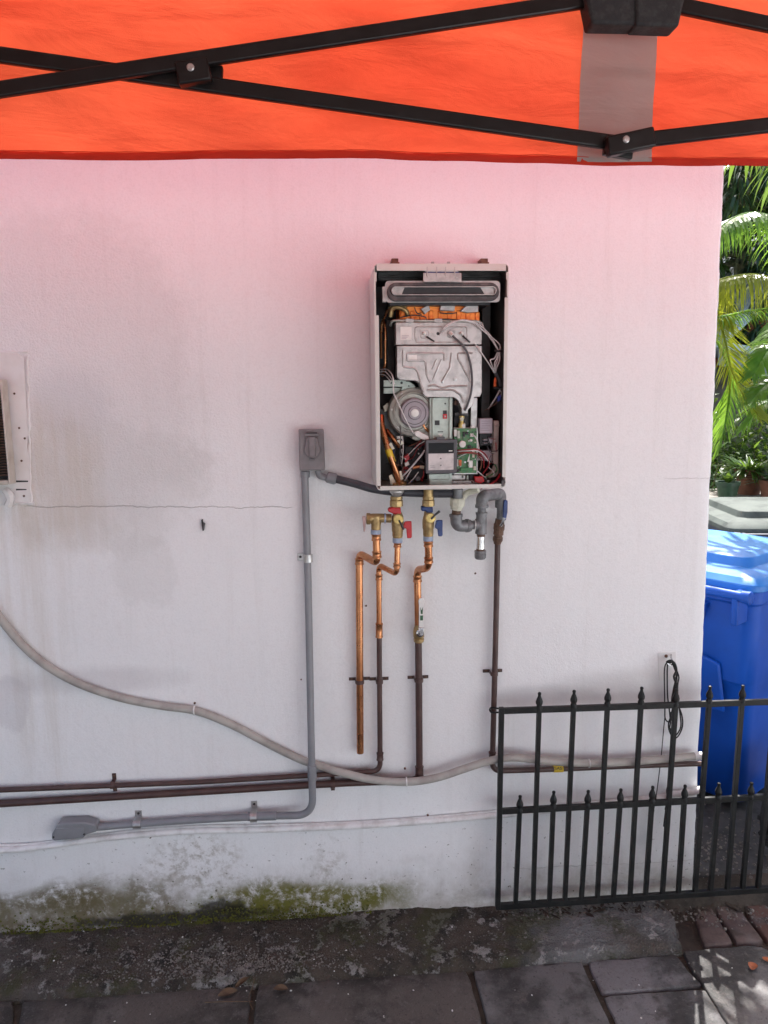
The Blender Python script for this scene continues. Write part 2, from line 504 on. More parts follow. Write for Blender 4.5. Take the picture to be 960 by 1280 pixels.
CASE = pm('beige_enamel', (0.60, 0.575, 0.535), 0.38, 0.0, (0.56, 0.535, 0.495), 9, bump=0.05)
GALV = pm('galvanised_sheet', (0.50, 0.475, 0.46), 0.36, 0.55, (0.36, 0.345, 0.335), 40, bump=0.06, bs=120)
GALVG = pm('greenish_galvanised_sheet', (0.42, 0.47, 0.42), 0.42, 0.4, (0.34, 0.385, 0.345), 45, bump=0.06, bs=120)
INNER = pm('dull_inner_steel', (0.085, 0.085, 0.085), 0.5, 0.3, (0.05, 0.046, 0.045), 18)
DARK = pm('dark_plastic', (0.02, 0.02, 0.022), 0.5, 0, (0.03, 0.03, 0.033), 30)
GASKET = pm('dark_grey_rubber', (0.05, 0.046, 0.048), 0.6, 0, (0.11, 0.10, 0.10), 30, bump=0.1)
COPPER = pm('bright_copper', (0.60, 0.275, 0.13), 0.28, 1.0, (0.38, 0.155, 0.07), 7, 0.38, 0.75)
COPPERH = pm('lit_copper', (0.95, 0.30, 0.06), 0.36, 0.5, (0.85, 0.16, 0.03), 35)  # orange pushed up to paint the exchanger's lit glow into its colour
OLDCOP = pm('brown_painted_pipe', (0.060, 0.030, 0.026), 0.42, 0.0, (0.085, 0.045, 0.037), 16, bump=0.12, bs=90)
BRASS = pm('dull_brass', (0.42, 0.30, 0.14), 0.42, 0.75, (0.30, 0.20, 0.09), 60, bump=0.15, bs=150)
YBRASS = pm('yellow_brass', (0.78, 0.60, 0.24), 0.32, 0.8, (0.62, 0.46, 0.16), 60)
CHROME = pm('worn_chrome', (0.62, 0.62, 0.62), 0.22, 1.0, (0.40, 0.40, 0.39), 50)
IRON = pm('grey_malleable_iron', (0.20, 0.20, 0.205), 0.48, 0.35, (0.13, 0.13, 0.135), 50, bump=0.35, bs=260)
RUST = pm('rusty_brass', (0.15, 0.085, 0.055), 0.6, 0.3, (0.09, 0.05, 0.035), 60, bump=0.4)
PVC = pm('grey_pvc', (0.235, 0.24, 0.255), 0.42, 0.0, (0.20, 0.205, 0.215), 9, bump=0.04)
BOXG = pm('grey_outlet_plastic', (0.215, 0.20, 0.205), 0.5, 0.0, (0.18, 0.165, 0.17), 30, bump=0.08)
FLEX = pm('black_liquidtight', (0.045, 0.045, 0.055), 0.42, 0.0, (0.06, 0.06, 0.068), 20)
RED = pm('red_vinyl', (0.50, 0.012, 0.018), 0.4, 0, (0.42, 0.01, 0.015), 60)
BLUE = pm('blue_vinyl', (0.012, 0.04, 0.17), 0.4, 0, (0.012, 0.032, 0.13), 60)
TAPE = pm('blue_thread_tape', (0.30, 0.36, 0.48), 0.6, 0, (0.36, 0.40, 0.46), 120)
PINKP = pm('faded_pink_lever', (0.50, 0.34, 0.32), 0.5)
WHITEP = pm('white_plastic', (0.74, 0.73, 0.70), 0.45, 0, (0.66, 0.64, 0.60), 30)
WIRE = pm('white_wire', (0.66, 0.63, 0.62), 0.5)
REDW = pm('red_wire', (0.30, 0.02, 0.025), 0.45)
GREENW = pm('green_wire', (0.05, 0.22, 0.07), 0.45)
BROWNW = pm('brown_wire', (0.20, 0.08, 0.05), 0.5)
PCB = pm('green_circuit_board', (0.03, 0.19, 0.055), 0.4, 0, (0.10, 0.15, 0.06), 90)
MAUVE = pm('mauve_grey_module', (0.40, 0.35, 0.40), 0.5, 0, (0.36, 0.32, 0.36), 60)
TAN = pm('tan_plastic', (0.46, 0.37, 0.33), 0.5)
CREAM = pm('cream_clip', (0.70, 0.68, 0.55), 0.5)
FAN = pm('fan_housing', (0.42, 0.415, 0.37), 0.40, 0.35, (0.32, 0.31, 0.275), 40)
MOTOR = pm('motor_can', (0.30, 0.27, 0.29), 0.45, 0.3, (0.26, 0.23, 0.25), 40)
SCREEN = pm('black_screen', (0.006, 0.007, 0.009), 0.4, 0, (0.008, 0.010, 0.011), 20, rv=0.03, spec=0.2)
KEYPAD = pm('pale_keypad', (0.60, 0.56, 0.55), 0.5)
FRAMEC = pm('charcoal_plastic', (0.075, 0.073, 0.08), 0.5, 0, (0.09, 0.088, 0.095), 40)
YLABEL = pm('yellow_label', (0.72, 0.50, 0.03), 0.5, 0, (0.66, 0.44, 0.03), 60)
PRINT = pm('dark_print', (0.06, 0.05, 0.06), 0.6)
GPRINT = pm('green_print', (0.05, 0.14, 0.07), 0.6)
ORANGEP = pm('orange_plastic', (0.75, 0.12, 0.02), 0.45)
BLUEP = pm('blue_connector', (0.03, 0.06, 0.38), 0.45)
HOSE = pm('dirty_beige_hose', (0.40, 0.375, 0.34), 0.55, 0, (0.30, 0.275, 0.25), 14, bump=0.1, bs=60)
CABLE = pm('painted_white_cable', (0.80, 0.79, 0.78), 0.5, 0, (0.62, 0.60, 0.58), 18, bump=0.15, bs=70)
def fence_paint():
    M = Mat('chipped_black_fence_paint'); pos = M.coords('Position')
    n = M.noise(30, 6, 0.7, vec=pos); c = M.noise(85, 5, 0.7, vec=pos)
    col = M.mix(n.step(0.4, 0.65), (0.009, 0.010, 0.010), (0.018, 0.018, 0.017))
    col = M.mix(c.step(0.64, 0.70)*n.step(0.45, 0.6)*0.9, col, (0.075, 0.038, 0.02))
    M.set('Base Color', col); M.set('Roughness', n*0.4 + 0.25); M.set('Specular IOR Level', 0.3)
    M.bump(n + c*0.6, 0.35, 0.002); return M.m
FENCEM = fence_paint()
CORD = pm('black_cord', (0.012, 0.012, 0.012), 0.7)
BINB = pm('blue_bin_plastic', (0.006, 0.075, 0.42), 0.42, 0, (0.006, 0.065, 0.36), 5, bump=0.1, bs=300, spec=0.25)
BINLID = pm('blue_lid_plastic', (0.015, 0.17, 0.55), 0.45, 0, (0.03, 0.21, 0.58), 7, bump=0.08, bs=200)
GREYLID = pm('weathered_grey_lid', (0.10, 0.118, 0.11), 0.7, 0, (0.06, 0.07, 0.068), 6, bump=0.1, bs=80, spec=0.15)
NAVY = pm('dark_navy_plastic', (0.014, 0.022, 0.05), 0.4)
TERRA = pm('terracotta', (0.20, 0.085, 0.05), 0.8, 0, (0.12, 0.055, 0.035), 14, bump=0.2, bs=90)
GREENPOT = pm('dark_green_pot', (0.03, 0.075, 0.04), 0.45)
TYREM = pm('black_tyre_rubber', (0.014, 0.014, 0.014), 0.7, 0, (0.025, 0.025, 0.024), 30, bump=0.2)
BARK = pm('palm_stem', (0.16, 0.15, 0.07), 0.7, 0, (0.09, 0.085, 0.04), 12, bump=0.4, bs=40)
TIMBER = pm('grey_timber', (0.22, 0.20, 0.17), 0.75, 0, (0.15, 0.13, 0.11), 20, bump=0.3, bs=60)
FASCIA = pm('pale_blue_fascia', (0.50, 0.62, 0.72), 0.5, 0, (0.46, 0.57, 0.67), 6)
BRICKO = pm('orange_rendered_wall', (0.42, 0.15, 0.06), 0.8, 0, (0.34, 0.11, 0.05), 5, bump=0.2)
AWN = pm('grey_blue_awning', (0.30, 0.36, 0.42), 0.5, 0, (0.26, 0.31, 0.37), 6)
GLASS = pm('dark_window_glass', (0.015, 0.018, 0.02), 0.08, 0, (0.02, 0.022, 0.024), 3, rv=0.02)
CONC = pm('grey_concrete', (0.20, 0.195, 0.185), 0.85, 0, (0.10, 0.095, 0.085), 7, bump=0.5, bs=50)
DARKC = pm('dark_concrete', (0.065, 0.062, 0.058), 0.75, 0, (0.03, 0.03, 0.027), 12, bump=0.6, bs=60)  # darker concrete tone for the bin pad
PEB = pm('mixed_pebble', (0.2, 0.18, 0.155), 0.7, 0, (0.08, 0.07, 0.06), 30)
LITTER = pm('rotting_leaf', (0.05, 0.032, 0.02), 0.8, 0, (0.025, 0.016, 0.011), 40)
DRY = pm('dry_leaf', (0.14, 0.085, 0.045), 0.7, 0, (0.06, 0.032, 0.018), 25, bump=0.2)
PALM = leaf_material('palm_leaf', (0.06, 0.15, 0.025), (0.10, 0.19, 0.025), (0.34, 0.58, 0.06), 0.5, 0.28)
PALMY = leaf_material('yellowing_palm_leaf', (0.14, 0.18, 0.02), (0.17, 0.18, 0.025), (0.62, 0.66, 0.05), 0.55, 0.3)
LEAFD = leaf_material('dark_drooping_leaf', (0.022, 0.055, 0.028), (0.035, 0.075, 0.035), (0.07, 0.14, 0.03), 0.25, 0.28)
LEAFG = leaf_material('shrub_leaf', (0.045, 0.11, 0.022), (0.07, 0.14, 0.03), (0.20, 0.32, 0.04), 0.35, 0.35)
MOSSM = pm('moss_tuft', (0.11, 0.115, 0.015), 0.9, 0, (0.06, 0.06, 0.012), 60, bump=0.5)
ACM = pm('dirty_beige_frame', (0.50, 0.46, 0.40), 0.5, 0, (0.42, 0.37, 0.31), 20)
PANELM = pm('painted_infill_board', (0.72, 0.71, 0.70), 0.65, 0, (0.63, 0.61, 0.58), 5, bump=0.15, bs=120)

exec_parts = True
# ================================================================== THE SETTING
Z_SLAB = -0.035
# one ground sheet out to the horizon
g = MB(); g.add([(-300,-300,-0.075),(300,-300,-0.075),(300,300,-0.075),(-300,300,-0.075)], [(0,1,2,3)])
obj('ground', g, SOIL, kind='structure', smooth=False)

# unseen pale sheet added alongside to bounce sunlight onto the house wall
PALEC = pm('bounce_concrete', (0.56, 0.59, 0.61), 0.85, 0, (0.50, 0.53, 0.55), 4, bump=0.3, bs=40)
obj('bounce_slab', MB().box((1.78, -14.0, -0.074), (9.0, -0.35, -0.045)), PALEC, kind='structure')

# unseen pale blue wall added to reflect cool sunlight at the house
obj('bounce_wall', MB().box((0.5, -6.2, -0.08), (9.0, -6.0, 2.6)), pm('pale_blue_bounce', (0.70, 0.79, 0.86), 0.8, 0, (0.64, 0.72, 0.78), 3, bump=0.3, bs=40), kind='structure')

# ---- house: front wall with its far corner, side wall and roof
E0, E1 = P(907, 205), P(867, 1110)
def edge_x(z):
    t = (z - E1.z)/(E0.z - E1.z)
    return E1.x + (E0.x - E1.x)*t + 0.004*noise.noise(Vector((3.1, 0, z*7))) + 0.0025*noise.noise(Vector((9.1, 0, z*31)))
HOUSE_TOP = 2.94
house = thing('house', 'white stucco house wall with grey damp stains and a mossy base', 'house', (0, 2, 0))
mb = MB()
zs = [-0.09 + (HOUSE_TOP+0.09)*i/150 for i in range(151)]
us = [i/170 for i in range(171)]
W = len(us) + 6
for z in zs:
    xe = edge_x(z)
    for u in us:
        x = -3.6 + (xe - 0.012 + 3.6)*u
        b = 0.0035*noise.noise(Vector((x*2.1, 5, z*2.1))) + 0.0012*noise.noise(Vector((x*9, 1, z*9)))
        mb.v.append(Vector((x, b*0.6 - 0.0015, z)))
    for a in (22, 45, 68, 90):
        mb.v.append(Vector((xe - 0.012 + 0.012*math.sin(R(a)), 0.012 - 0.012*math.cos(R(a)), z)))
    mb.v.append(Vector((xe, 0.6, z))); mb.v.append(Vector((xe, 4.0, z)))
for i in range(len(zs)-1):
    for k in range(W-1):
        mb.f.append((i*W+k, i*W+k+1, (i+1)*W+k+1, (i+1)*W+k))
obj('wall', mb, WALL, house, recalc=False, angle=60)
mb = MB().box((-3.7, 0.004, HOUSE_TOP-0.2), (1.4, 4.05, HOUSE_TOP-0.003)); 
mb.v = [Vector((min(v.x, edge_x(2.8)-0.002), v.y, v.z)) for v in mb.v]
obj('roof', mb, CONC, house)
obj('back_wall', MB().box((-3.6, 3.9, -0.09), (edge_x(1)-0.003, 3.99, HOUSE_TOP-0.22)), CABLE, house)
# boarded-up opening behind the air conditioner
brd = MB()
q = [(-60, 446), (0, 440), (20, 441), (30, 446), (31, 480), (33, 505), (35, 540), (34, 560), (37, 575), (38, 600), (38, 628), (12, 631), (-60, 634)]
brd.prism(PX([(a, b, 0.0055) for a, b in q]), (0, 0.009, 0))
board = obj('infill_board', brd, PANELM, house, bevel=0.002)
fr = MB()
for (x0, y0, x1, y1) in ((16, 600.5, 35, 602.5), (20, 611, 33, 612.5)):
    fr.prism(PX([(x0, y0, 0.0064), (x1, y0+0.3, 0.0064), (x1, y1, 0.0064), (x0, y1+0.6, 0.0064)]), (0, 0.001, 0))
obj('slot', fr, DARK, board)
for (sx, sy) in ((18, 492), (24, 535), (31, 548), (27, 576), (30, 620)):
    c = P(sx, sy, 0.006)
    obj('screw', MB().lathe(c, (0, -1, 0), [(-0.002, 0.0032), (0.001, 0.0032), (0.002, 0.002)], 8), RUST, board)
# ragged caulk along the board's edges
ck = MB()
path = spline([P(34 + 2.2*noise.noise(Vector((0, 0, y*0.11))) + (y-440)*0.024, y, 0.003) for y in range(446, 632, 8)], 3)
ck.tube(path, [0.0038 + 0.0022*noise.noise(p*60) for p in path], 6)
path = spline([P(x, 629 + 2*noise.noise(Vector((x*0.2, 0, 0))), 0.004) for x in range(8, 44, 5)], 3)
ck.tube(path, [0.0045 + 0.0025*noise.noise(p*60) for p in path], 6)
path = spline([P(x, 440 + 2*noise.noise(Vector((x*0.2, 3, 0))), 0.002) for x in range(-20, 36, 5)], 3)
ck.tube(path, [0.003 + 0.0018*noise.noise(p*60) for p in path], 6)
path = spline([P(6, 612, 0.016), P(11, 617, 0.02), P(13, 624, 0.02), P(10, 632, 0.016)], 4)
ck.tube(path, [0.010 + 0.004*noise.noise(p*50) for p in path], 7)
obj('caulk', ck, PANELM, house)

# ---- air conditioner at the very edge of the picture
ac = thing('air_conditioner', 'window air conditioner with dark rusty fins boarded into the white wall', 'air conditioner', P(-60, 607, 0.05))
D = 0.055
a, b = P(7.2, 540, D), P(-190, 540, D); t, u = P(0, 474, D).z, P(6, 606, D).z
x0, x1 = b.x, a.x
fr = MB()
fr.box((x1-0.006, -D, u), (x1, -0.013, t)); fr.box((x0, -D, u), (x0+0.012, -0.013, t))
fr.box((x0+0.012, -D, t-0.016), (x1-0.006, -0.013, t)); fr.box((x0+0.012, -D, u), (x1-0.006, -0.013, u+0.012))
obj('frame', fr, ACM, ac, bevel=0.003)
obj('case', MB().box((x0+0.013, -0.02, u+0.013), (x1-0.012, -0.012, t-0.017)), DARK, ac)
gr = MB(); n = 34
for i in range(n):
    z = u + 0.016 + (t - u - 0.036)*i/(n-1)
    gr.obox(((x0+x1)/2, -D+0.012, z), Vector(((x1-x0)/2-0.0075, 0, 0.010)), Vector((0, 0.011, -0.0022)), Vector((0, 0.0002, 0.0008)))
o = obj('fin_grille', gr, RUST, ac); o['kind'] = 'stuff'

# ---- concrete strip along the wall
ZST = lambda x: 0.0
S_front = [(-400, 1268), (0, 1243), (120, 1238), (200, 1232), (340, 1222), (480, 1212), (590, 1205), (700, 1195), (800, 1187), (872, 1181)]
sf = [G(px, py, -0.012) for px, py in S_front]
def strip_front(x):
    for p, q in zip(sf, sf[1:]):
        if p.x <= x <= q.x: return p.y + (q.y-p.y)*(x-p.x)/(q.x-p.x)
    return sf[0].y if x < sf[0].x else sf[-1].y
XEND = sf[-1].x
mb = MB(); nx, ny = 420, 34
for i in range(nx+1):
    x = sf[0].x - 1.2 + (XEND - sf[0].x + 1.2)*i/nx
    yf = strip_front(x) + 0.006*noise.noise(Vector((x*9, 0, 1))) + 0.004*noise.noise(Vector((x*33, 0, 1)))
    for k in range(ny+1):
        v = k/ny
        y = 0.02 + (yf - 0.02)*v
        xx = x
        if i > nx - 26:
            w = (i - (nx-26))/26
            xx = x + w*(0.03*noise.noise(Vector((y*14, 2, 0))) - 0.035*v*w)
        h = 0.004 + 0.010*noise.noise(Vector((x*3.2, y*5, 0))) + 0.008*noise.noise(Vector((x*14, y*14, 3))) + 0.004*noise.noise(Vector((x*50, y*50, 3))) - 0.012*v
        if v > 0.93: h -= 0.022*((v-0.93)/0.07)**2
        if i > nx-2: h -= 0.05
        mb.v.append(Vector((xx, y, h)))
    if True:
        pass
for i in range(nx):
    for k in range(ny):
        p = i*(ny+1)+k
        mb.f.append((p, p+1, p+ny+2, p+ny+1))
# skirt down to the soil on the near side
o0 = len(mb.v)
for i in range(nx+1):
    q = mb.v[i*(ny+1)+ny]; mb.v.append(Vector((q.x, q.y, -0.08)))
for i in range(nx):
    mb.f.append((i*(ny+1)+ny, o0+i, o0+i+1, (i+1)*(ny+1)+ny))
strip = obj('concrete_edging', mb, STRIP, kind='structure', angle=70, origin=(0, 0, 0))
# exposed aggregate pebbles
def octa(mb, c, r, q):
    vs = [q @ Vector(v)*r for v in ((1,0,0),(-1,0,0),(0,.8,0),(0,-.8,0),(0,0,.7),(0,0,-.7))]
    mb.add([c + v for v in vs], [(0,2,4),(2,1,4),(1,3,4),(3,0,4),(2,0,5),(1,2,5),(3,1,5),(0,3,5)])
def rq():
    return Matrix.Rotation(rnd.uniform(0, 6.28), 3, 'Z') @ Matrix.Rotation(rnd.uniform(0, 3.14), 3, 'X')
pb = MB()
def strip_z(x, y):
    v = (y - 0.02)/(strip_front(x) - 0.02)
    return 0.004 + 0.010*noise.noise(Vector((x*3.2, y*5, 0))) + 0.008*noise.noise(Vector((x*14, y*14, 3))) + 0.004*noise.noise(Vector((x*50, y*50, 3))) - 0.012*v
for i in range(2600):
    c = rnd.random()
    if c < 0.7: px, py = rnd.gauss(285, 75), rnd.gauss(1205, 14)
    else: px, py = rnd.uniform(0, 860), rnd.uniform(1145, 1235)
    p = G(px, py, 0)
    if not (strip_front(p.x)+0.012 < p.y < -0.01) or p.x > XEND-0.03: continue
    octa(pb, Vector((p.x, p.y, strip_z(p.x, p.y)+0.0004)), abs(rnd.gauss(0.0026, 0.0012))+0.0008, rq())
obj('pebbles', pb, PEB, kind='stuff', smooth=False, recalc=False)
# moss tufts at the foot of the wall
ms = MB()
for i in range(1500):
    px = rnd.choice((rnd.gauss(350, 60), rnd.gauss(280, 40), rnd.uniform(0, 480), rnd.gauss(60, 50)))
    hgt = abs(rnd.gauss(0, 0.028)) if rnd.random() < 0.6 else 0.004
    p = G(px, 1135, 0.0)
    if p.x > 0.1: continue
    x = p.x
    octa(ms, Vector((x, -0.004 - rnd.random()*0.008, max(0.0, hgt))), rnd.uniform(0.002, 0.0055), rq())
obj('moss', ms, MOSSM, kind='stuff', smooth=False, recalc=False)

# ---- paving
obj('joint_soil', MB().add([(-3.4, -2.2, -.049), (1.75, -2.2, -.049), (1.75, .02, -.049), (-3.4, .02, -.049)], [(0, 1, 2, 3)]), SOIL, kind='structure', smooth=False)
patio = thing('patio', None, None, (0, -1, Z_SLAB), kind='structure')
TONES = {'brown': (0.118, 0.097, 0.084, 1), 'dark': (0.055, 0.045, 0.04, 1), 'grey': (0.185, 0.175, 0.172, 1), 'lilac': (0.235, 0.222, 0.226, 1)}
def slab(name, pts, z, mat, parent, th=0.05, jit=0.006, bev=0.0035, seg=14, tone='brown'):
    pts = [Vector((p.x, p.y)) for p in pts]
    c = sum(pts, Vector((0, 0)))/len(pts)
    ring = []
    for i, p in enumerate(pts):
        q = pts[(i+1) % len(pts)]
        for k in range(seg):
            s = p.lerp(q, k/seg)
            j = Vector((noise.noise(Vector((s.x*17, s.y*17, 2))), noise.noise(Vector((s.x*17, s.y*17, 8)))))*jit
            if k == 0: s = s + (c - s).normalized()*0.005
            ring.append(s + j)
    n = len(ring)
    tilt = Vector((rnd.uniform(-1, 1), rnd.uniform(-1, 1)))*0.006
    zz = lambda s: z + (s - c).dot(tilt)
    mb = MB()
    mb.v += [Vector((s.x, s.y, z - th)) for s in ring]
    mb.v += [Vector((s.x, s.y, zz(s) - bev)) for s in ring]
    ins = [s + (c - s).normalized()*bev*0.6 for s in ring]
    mb.v += [Vector((s.x, s.y, zz(s) - bev*0.25)) for s in ins]
    ins2 = [s + (c - s).normalized()*bev*1.8 for s in ring]
    mb.v += [Vector((s.x, s.y, zz(s))) for s in ins2]
    for r0 in range(3):
        for i in range(n):
            j = (i+1) % n
            mb.f.append((r0*n+i, r0*n+j, (r0+1)*n+j, (r0+1)*n+i))
    mb.f.append(tuple(3*n+i for i in range(n)))
    o = obj(name, mb, mat, parent, angle=50); o.color = TONES[tone]; return o
def GS(l): return [G(a, b, Z_SLAB) for a, b in l]
def down(p, q, yy):
    """continue the joint p->q to world y = yy"""
    p, q = G(*p, Z_SLAB), G(*q, Z_SLAB)
    d = q - p; return p + d*((yy - p.y)/d.y)
YR = -0.80
j0 = down((22, 1250), (18, 1290), YR); j1 = down((318, 1228), (313, 1282), YR)
j2 = down((588, 1212), (606, 1282), YR); j3 = down((732, 1197), (768, 1282), YR); j4 = down((848, 1190), (908, 1282), YR)
g4 = Vector((0.004, 0, 0))
slab('paving_stone', GS([(-330, 1274), (18, 1250)]) + [j0 - g4, j0 - Vector((0.6, 0, 0))], Z_SLAB, SLAB, patio, tone='brown')
slab('paving_stone', GS([(27, 1252), (314, 1230)]) + [j1 - g4, j0 + g4], Z_SLAB, SLAB, patio, tone='brown')
slab('paving_stone', GS([(322, 1229), (584, 1213)]) + [j2 - g4, j1 + g4], Z_SLAB, SLAB, patio, tone='brown')
slab('paving_stone', GS([(592, 1211), (727, 1202)]) + [j3 - g4, j2 + g4], Z_SLAB, SLAB, patio, tone='grey')
h0, h1 = G(750, 1241, Z_SLAB), G(880, 1232, Z_SLAB)
slab('paving_stone', GS([(735, 1201), (844, 1192)]) + [h1 + Vector((-0.004, 0.003, 0)), h0 + Vector((0.006, 0.003, 0))], Z_SLAB-0.002, SLAB, patio, tone='lilac')
slab('paving_stone', [h0 + Vector((0.008, -0.005, 0)), h1 + Vector((0.002, -0.005, 0)), j4 - g4, j3 + g4], Z_SLAB-0.004, SLAB, patio, tone='lilac')
slab('paving_stone', GS([(852, 1189), (948, 1182), (962, 1190), (1010, 1230)]) + [Vector((j4.x+0.42, YR, 0)), j4 + g4], Z_SLAB+0.002, SLAB, patio, tone='grey')
slab('paving_stone', GS([(972, 1186), (1110, 1172)]) + [Vector((j4.x+0.95, YR+0.3, 0)), Vector((j4.x+0.43, YR, 0))], Z_SLAB, SLAB, patio, tone='grey')
y = YR - 0.008
for row in range(3):
    x = -2.2 + 0.2*row
    while x < 1.9:
        w = rnd.uniform(0.36, 0.56)
        slab('paving_stone', [Vector((x, y, 0)), Vector((x+w, y, 0)), Vector((x+w, y-0.44, 0)), Vector((x, y-0.44, 0))], Z_SLAB, SLAB, patio)
        x += w + 0.008
    y -= 0.449
# big slabs seen only from beside the camera's place: one sheet further on
obj('rear_paving', MB().box((-3.5, -9.0, -0.08), (4.5, y, Z_SLAB-0.004)), SLAB, patio)

# ---- bricks set past the end of the strip
walk = thing('brick_path', None, None, G(930, 1150, -0.03), kind='structure')
ZB = -0.028
for q in ([(868, 1141), (888, 1131), (917, 1178), (880, 1182)], [(893, 1132), (922, 1131), (955, 1175), (921, 1178)],
          [(928, 1130), (956, 1128), (990, 1172), (960, 1176)], [(962, 1128), (990, 1126), (1026, 1168), (996, 1171)]):
    slab('brick', [G(a, b, ZB) for a, b in q], ZB + rnd.uniform(-0.004, 0.003), BRICK, walk, 0.05, 0.004, 0.006, 5)

# ================================================================== POP-UP CANOPY
DV = 0.50                         # the near wall side of the canopy stands this far from the wall
XM = P(788, 100, DV).x            # middle of that side
HALF = 1.97
ZV0 = P(480, 203.5, DV).z         # lower edge of the valance
ZEAVE = P(785, -40, DV).z
CY = -DV - HALF
tent = thing('canopy_tent', 'orange pop-up canopy with black scissor bars reaching over the house wall', 'canopy', (XM, CY, Z_SLAB))
def cloth(axis, sgn):
    """valance mesh on one side of the square canopy"""
    mb = MB(); nx, nz = 150, 16
    for i in range(nx+1):
        s = -HALF + 2*HALF*i/nx
        for k in range(nz+1):
            z = ZV0 + 0.004 + (ZEAVE - ZV0)*k/nz
            q = k/nz
            sag = 0.004*math.sin(s*4.1+1)*(1-q) + 0.003*noise.noise(Vector((s*6, axis, sgn)))*(1-q)
            w = 0.020*noise.noise(Vector((s*2.4, q*1.2, 4+axis))) + 0.010*noise.noise(Vector((s*6+q*2, q*3, 2))) + 0.003*noise.noise(Vector((s*30+q*14, q*9, 2)))
            w *= (1 - q**3)
            if axis == 0: mb.v.append(Vector((XM + s, CY + sgn*(HALF + w), z - sag)))
            else: mb.v.append(Vector((XM + sgn*(HALF + w), CY + s, z - sag)))
    for i in range(nx):
        for k in range(nz):
            p = i*(nz+1)+k
            mb.f.append((p, p+1, p+nz+2, p+nz+1))
    return mb
def hem_of(mb, axis, sgn, nz=16):
    h = MB(); n = len(mb.v)//(nz+1)
    for i in range(n):
        v = mb.v[i*(nz+1)]
        o = Vector((0, sgn, 0)) if axis == 0 else Vector((sgn, 0, 0))
        for dz, dd in ((0.0135, 0.0016), (-0.0005, 0.0022), (-0.0015, 0), (-0.0005, -0.0022), (0.0135, -0.0016)):
            h.v.append(v + o*dd + Vector((0, 0, dz)))
    for i in range(n-1):
        for k in range(4):
            p = i*5+k
            h.f.append((p, p+1, p+6, p+5))
    return h
for axis, sgn in ((0, 1), (0, -1), (1, 1), (1, -1)):
    c = cloth(axis, sgn)
    v = obj('valance', c, ORANGE, tent, recalc=False, angle=80)
    obj('hem', hem_of(c, axis, sgn), HEM, v, recalc=False, angle=80)
    oo = (Vector((0, sgn, 0)) if axis == 0 else Vector((sgn, 0, 0)))*-.0022
    obj('seam', MB().tube([c.v[i*17] + oo + Vector((0, 0, .0145 + .0006*math.sin(i*1.7))) for i in range(151)], .0007, 5), HEM, v)
    if (axis, sgn) == (0, 1):
        # grey patch sewn on the inside
        xa, xb = P(727, 100, DV).x, P(821, 100, DV).x
        pt = MB(); nx, nz = 14, 16
        for i in range(nx+1):
            x = xa + (xb - xa)*i/nx; s = x - XM
            for k in range(nz+1):
                q = k/nz*0.97; z = ZV0 + 0.006 + (ZEAVE-ZV0)*q
                w = 0.020*noise.noise(Vector((s*2.4, q*1.2, 4))) + 0.010*noise.noise(Vector((s*6+q*2, q*3, 2))) + 0.003*noise.noise(Vector((s*30+q*14, q*9, 2)))
                e = 0.0025 + 0.004*abs(noise.noise(Vector((s*6, q*7, 11))))
                pt.v.append(Vector((x - 0.006*(1-q), CY + HALF + w*(1-q**3) - e, z)))
        for i in range(nx):
            for k in range(nz):
                p = i*(nz+1)+k; pt.f.append((p, p+1, p+nz+2, p+nz+1))
        pa = obj('reflective_patch', pt, GREYP, v, recalc=False, angle=80)
# the four slopes of the roof
APEX = Vector((XM, CY, ZEAVE + 0.72))
cs = [Vector((XM+sx*HALF, CY+sy*HALF, ZEAVE)) for sx, sy in ((-1,-1),(1,-1),(1,1),(-1,1))]
for i in range(4):
    a, b = cs[i], cs[(i+1) % 4]; mb = MB(); n = 24
    for r_ in range(n+1):
        t = r_/n
        for k in range(n+1):
            p = a.lerp(b, k/n).lerp(APEX, t)
            mb.v.append(p + Vector((0, 0, -0.05*math.sin(math.pi*t)*math.sin(math.pi*k/n) + 0.004*noise.noise(p*5))))
    for r_ in range(n):
        for k in range(n):
            p = r_*(n+1)+k; mb.f.append((p, p+1, p+n+2, p+n+1))
    obj('roof_cloth', mb, ROOFC, tent, recalc=False, angle=80)
# scissor bars
DB = 0.555
zh, zl = P(785, -5, DB).z, P(785, 178, DB).z
zlc, zhc = P(-309, 181, DB).z, P(-309, 5, DB).z
xm = P(785, 178, DB).x
HB = 1.92
def sbar(x0, z0, x1, z1, d, name='truss_bar'):
    mb = MB(); p, q = Vector((x0, -d, z0)), Vector((x1, -d, z1))
    mb.bar(p, q, 0.015, 0.030)
    return obj(name, mb, BLACKM, tent, bevel=0.004)
sbar(xm-HB, zlc, xm-0.01, zh, 0.564); sbar(xm-HB, zhc, xm-0.012, zl, 0.545)
sbar(xm+HB, zlc, xm+0.03, zh, 0.545); sbar(xm+HB, zhc, xm+0.01, zl, 0.564)
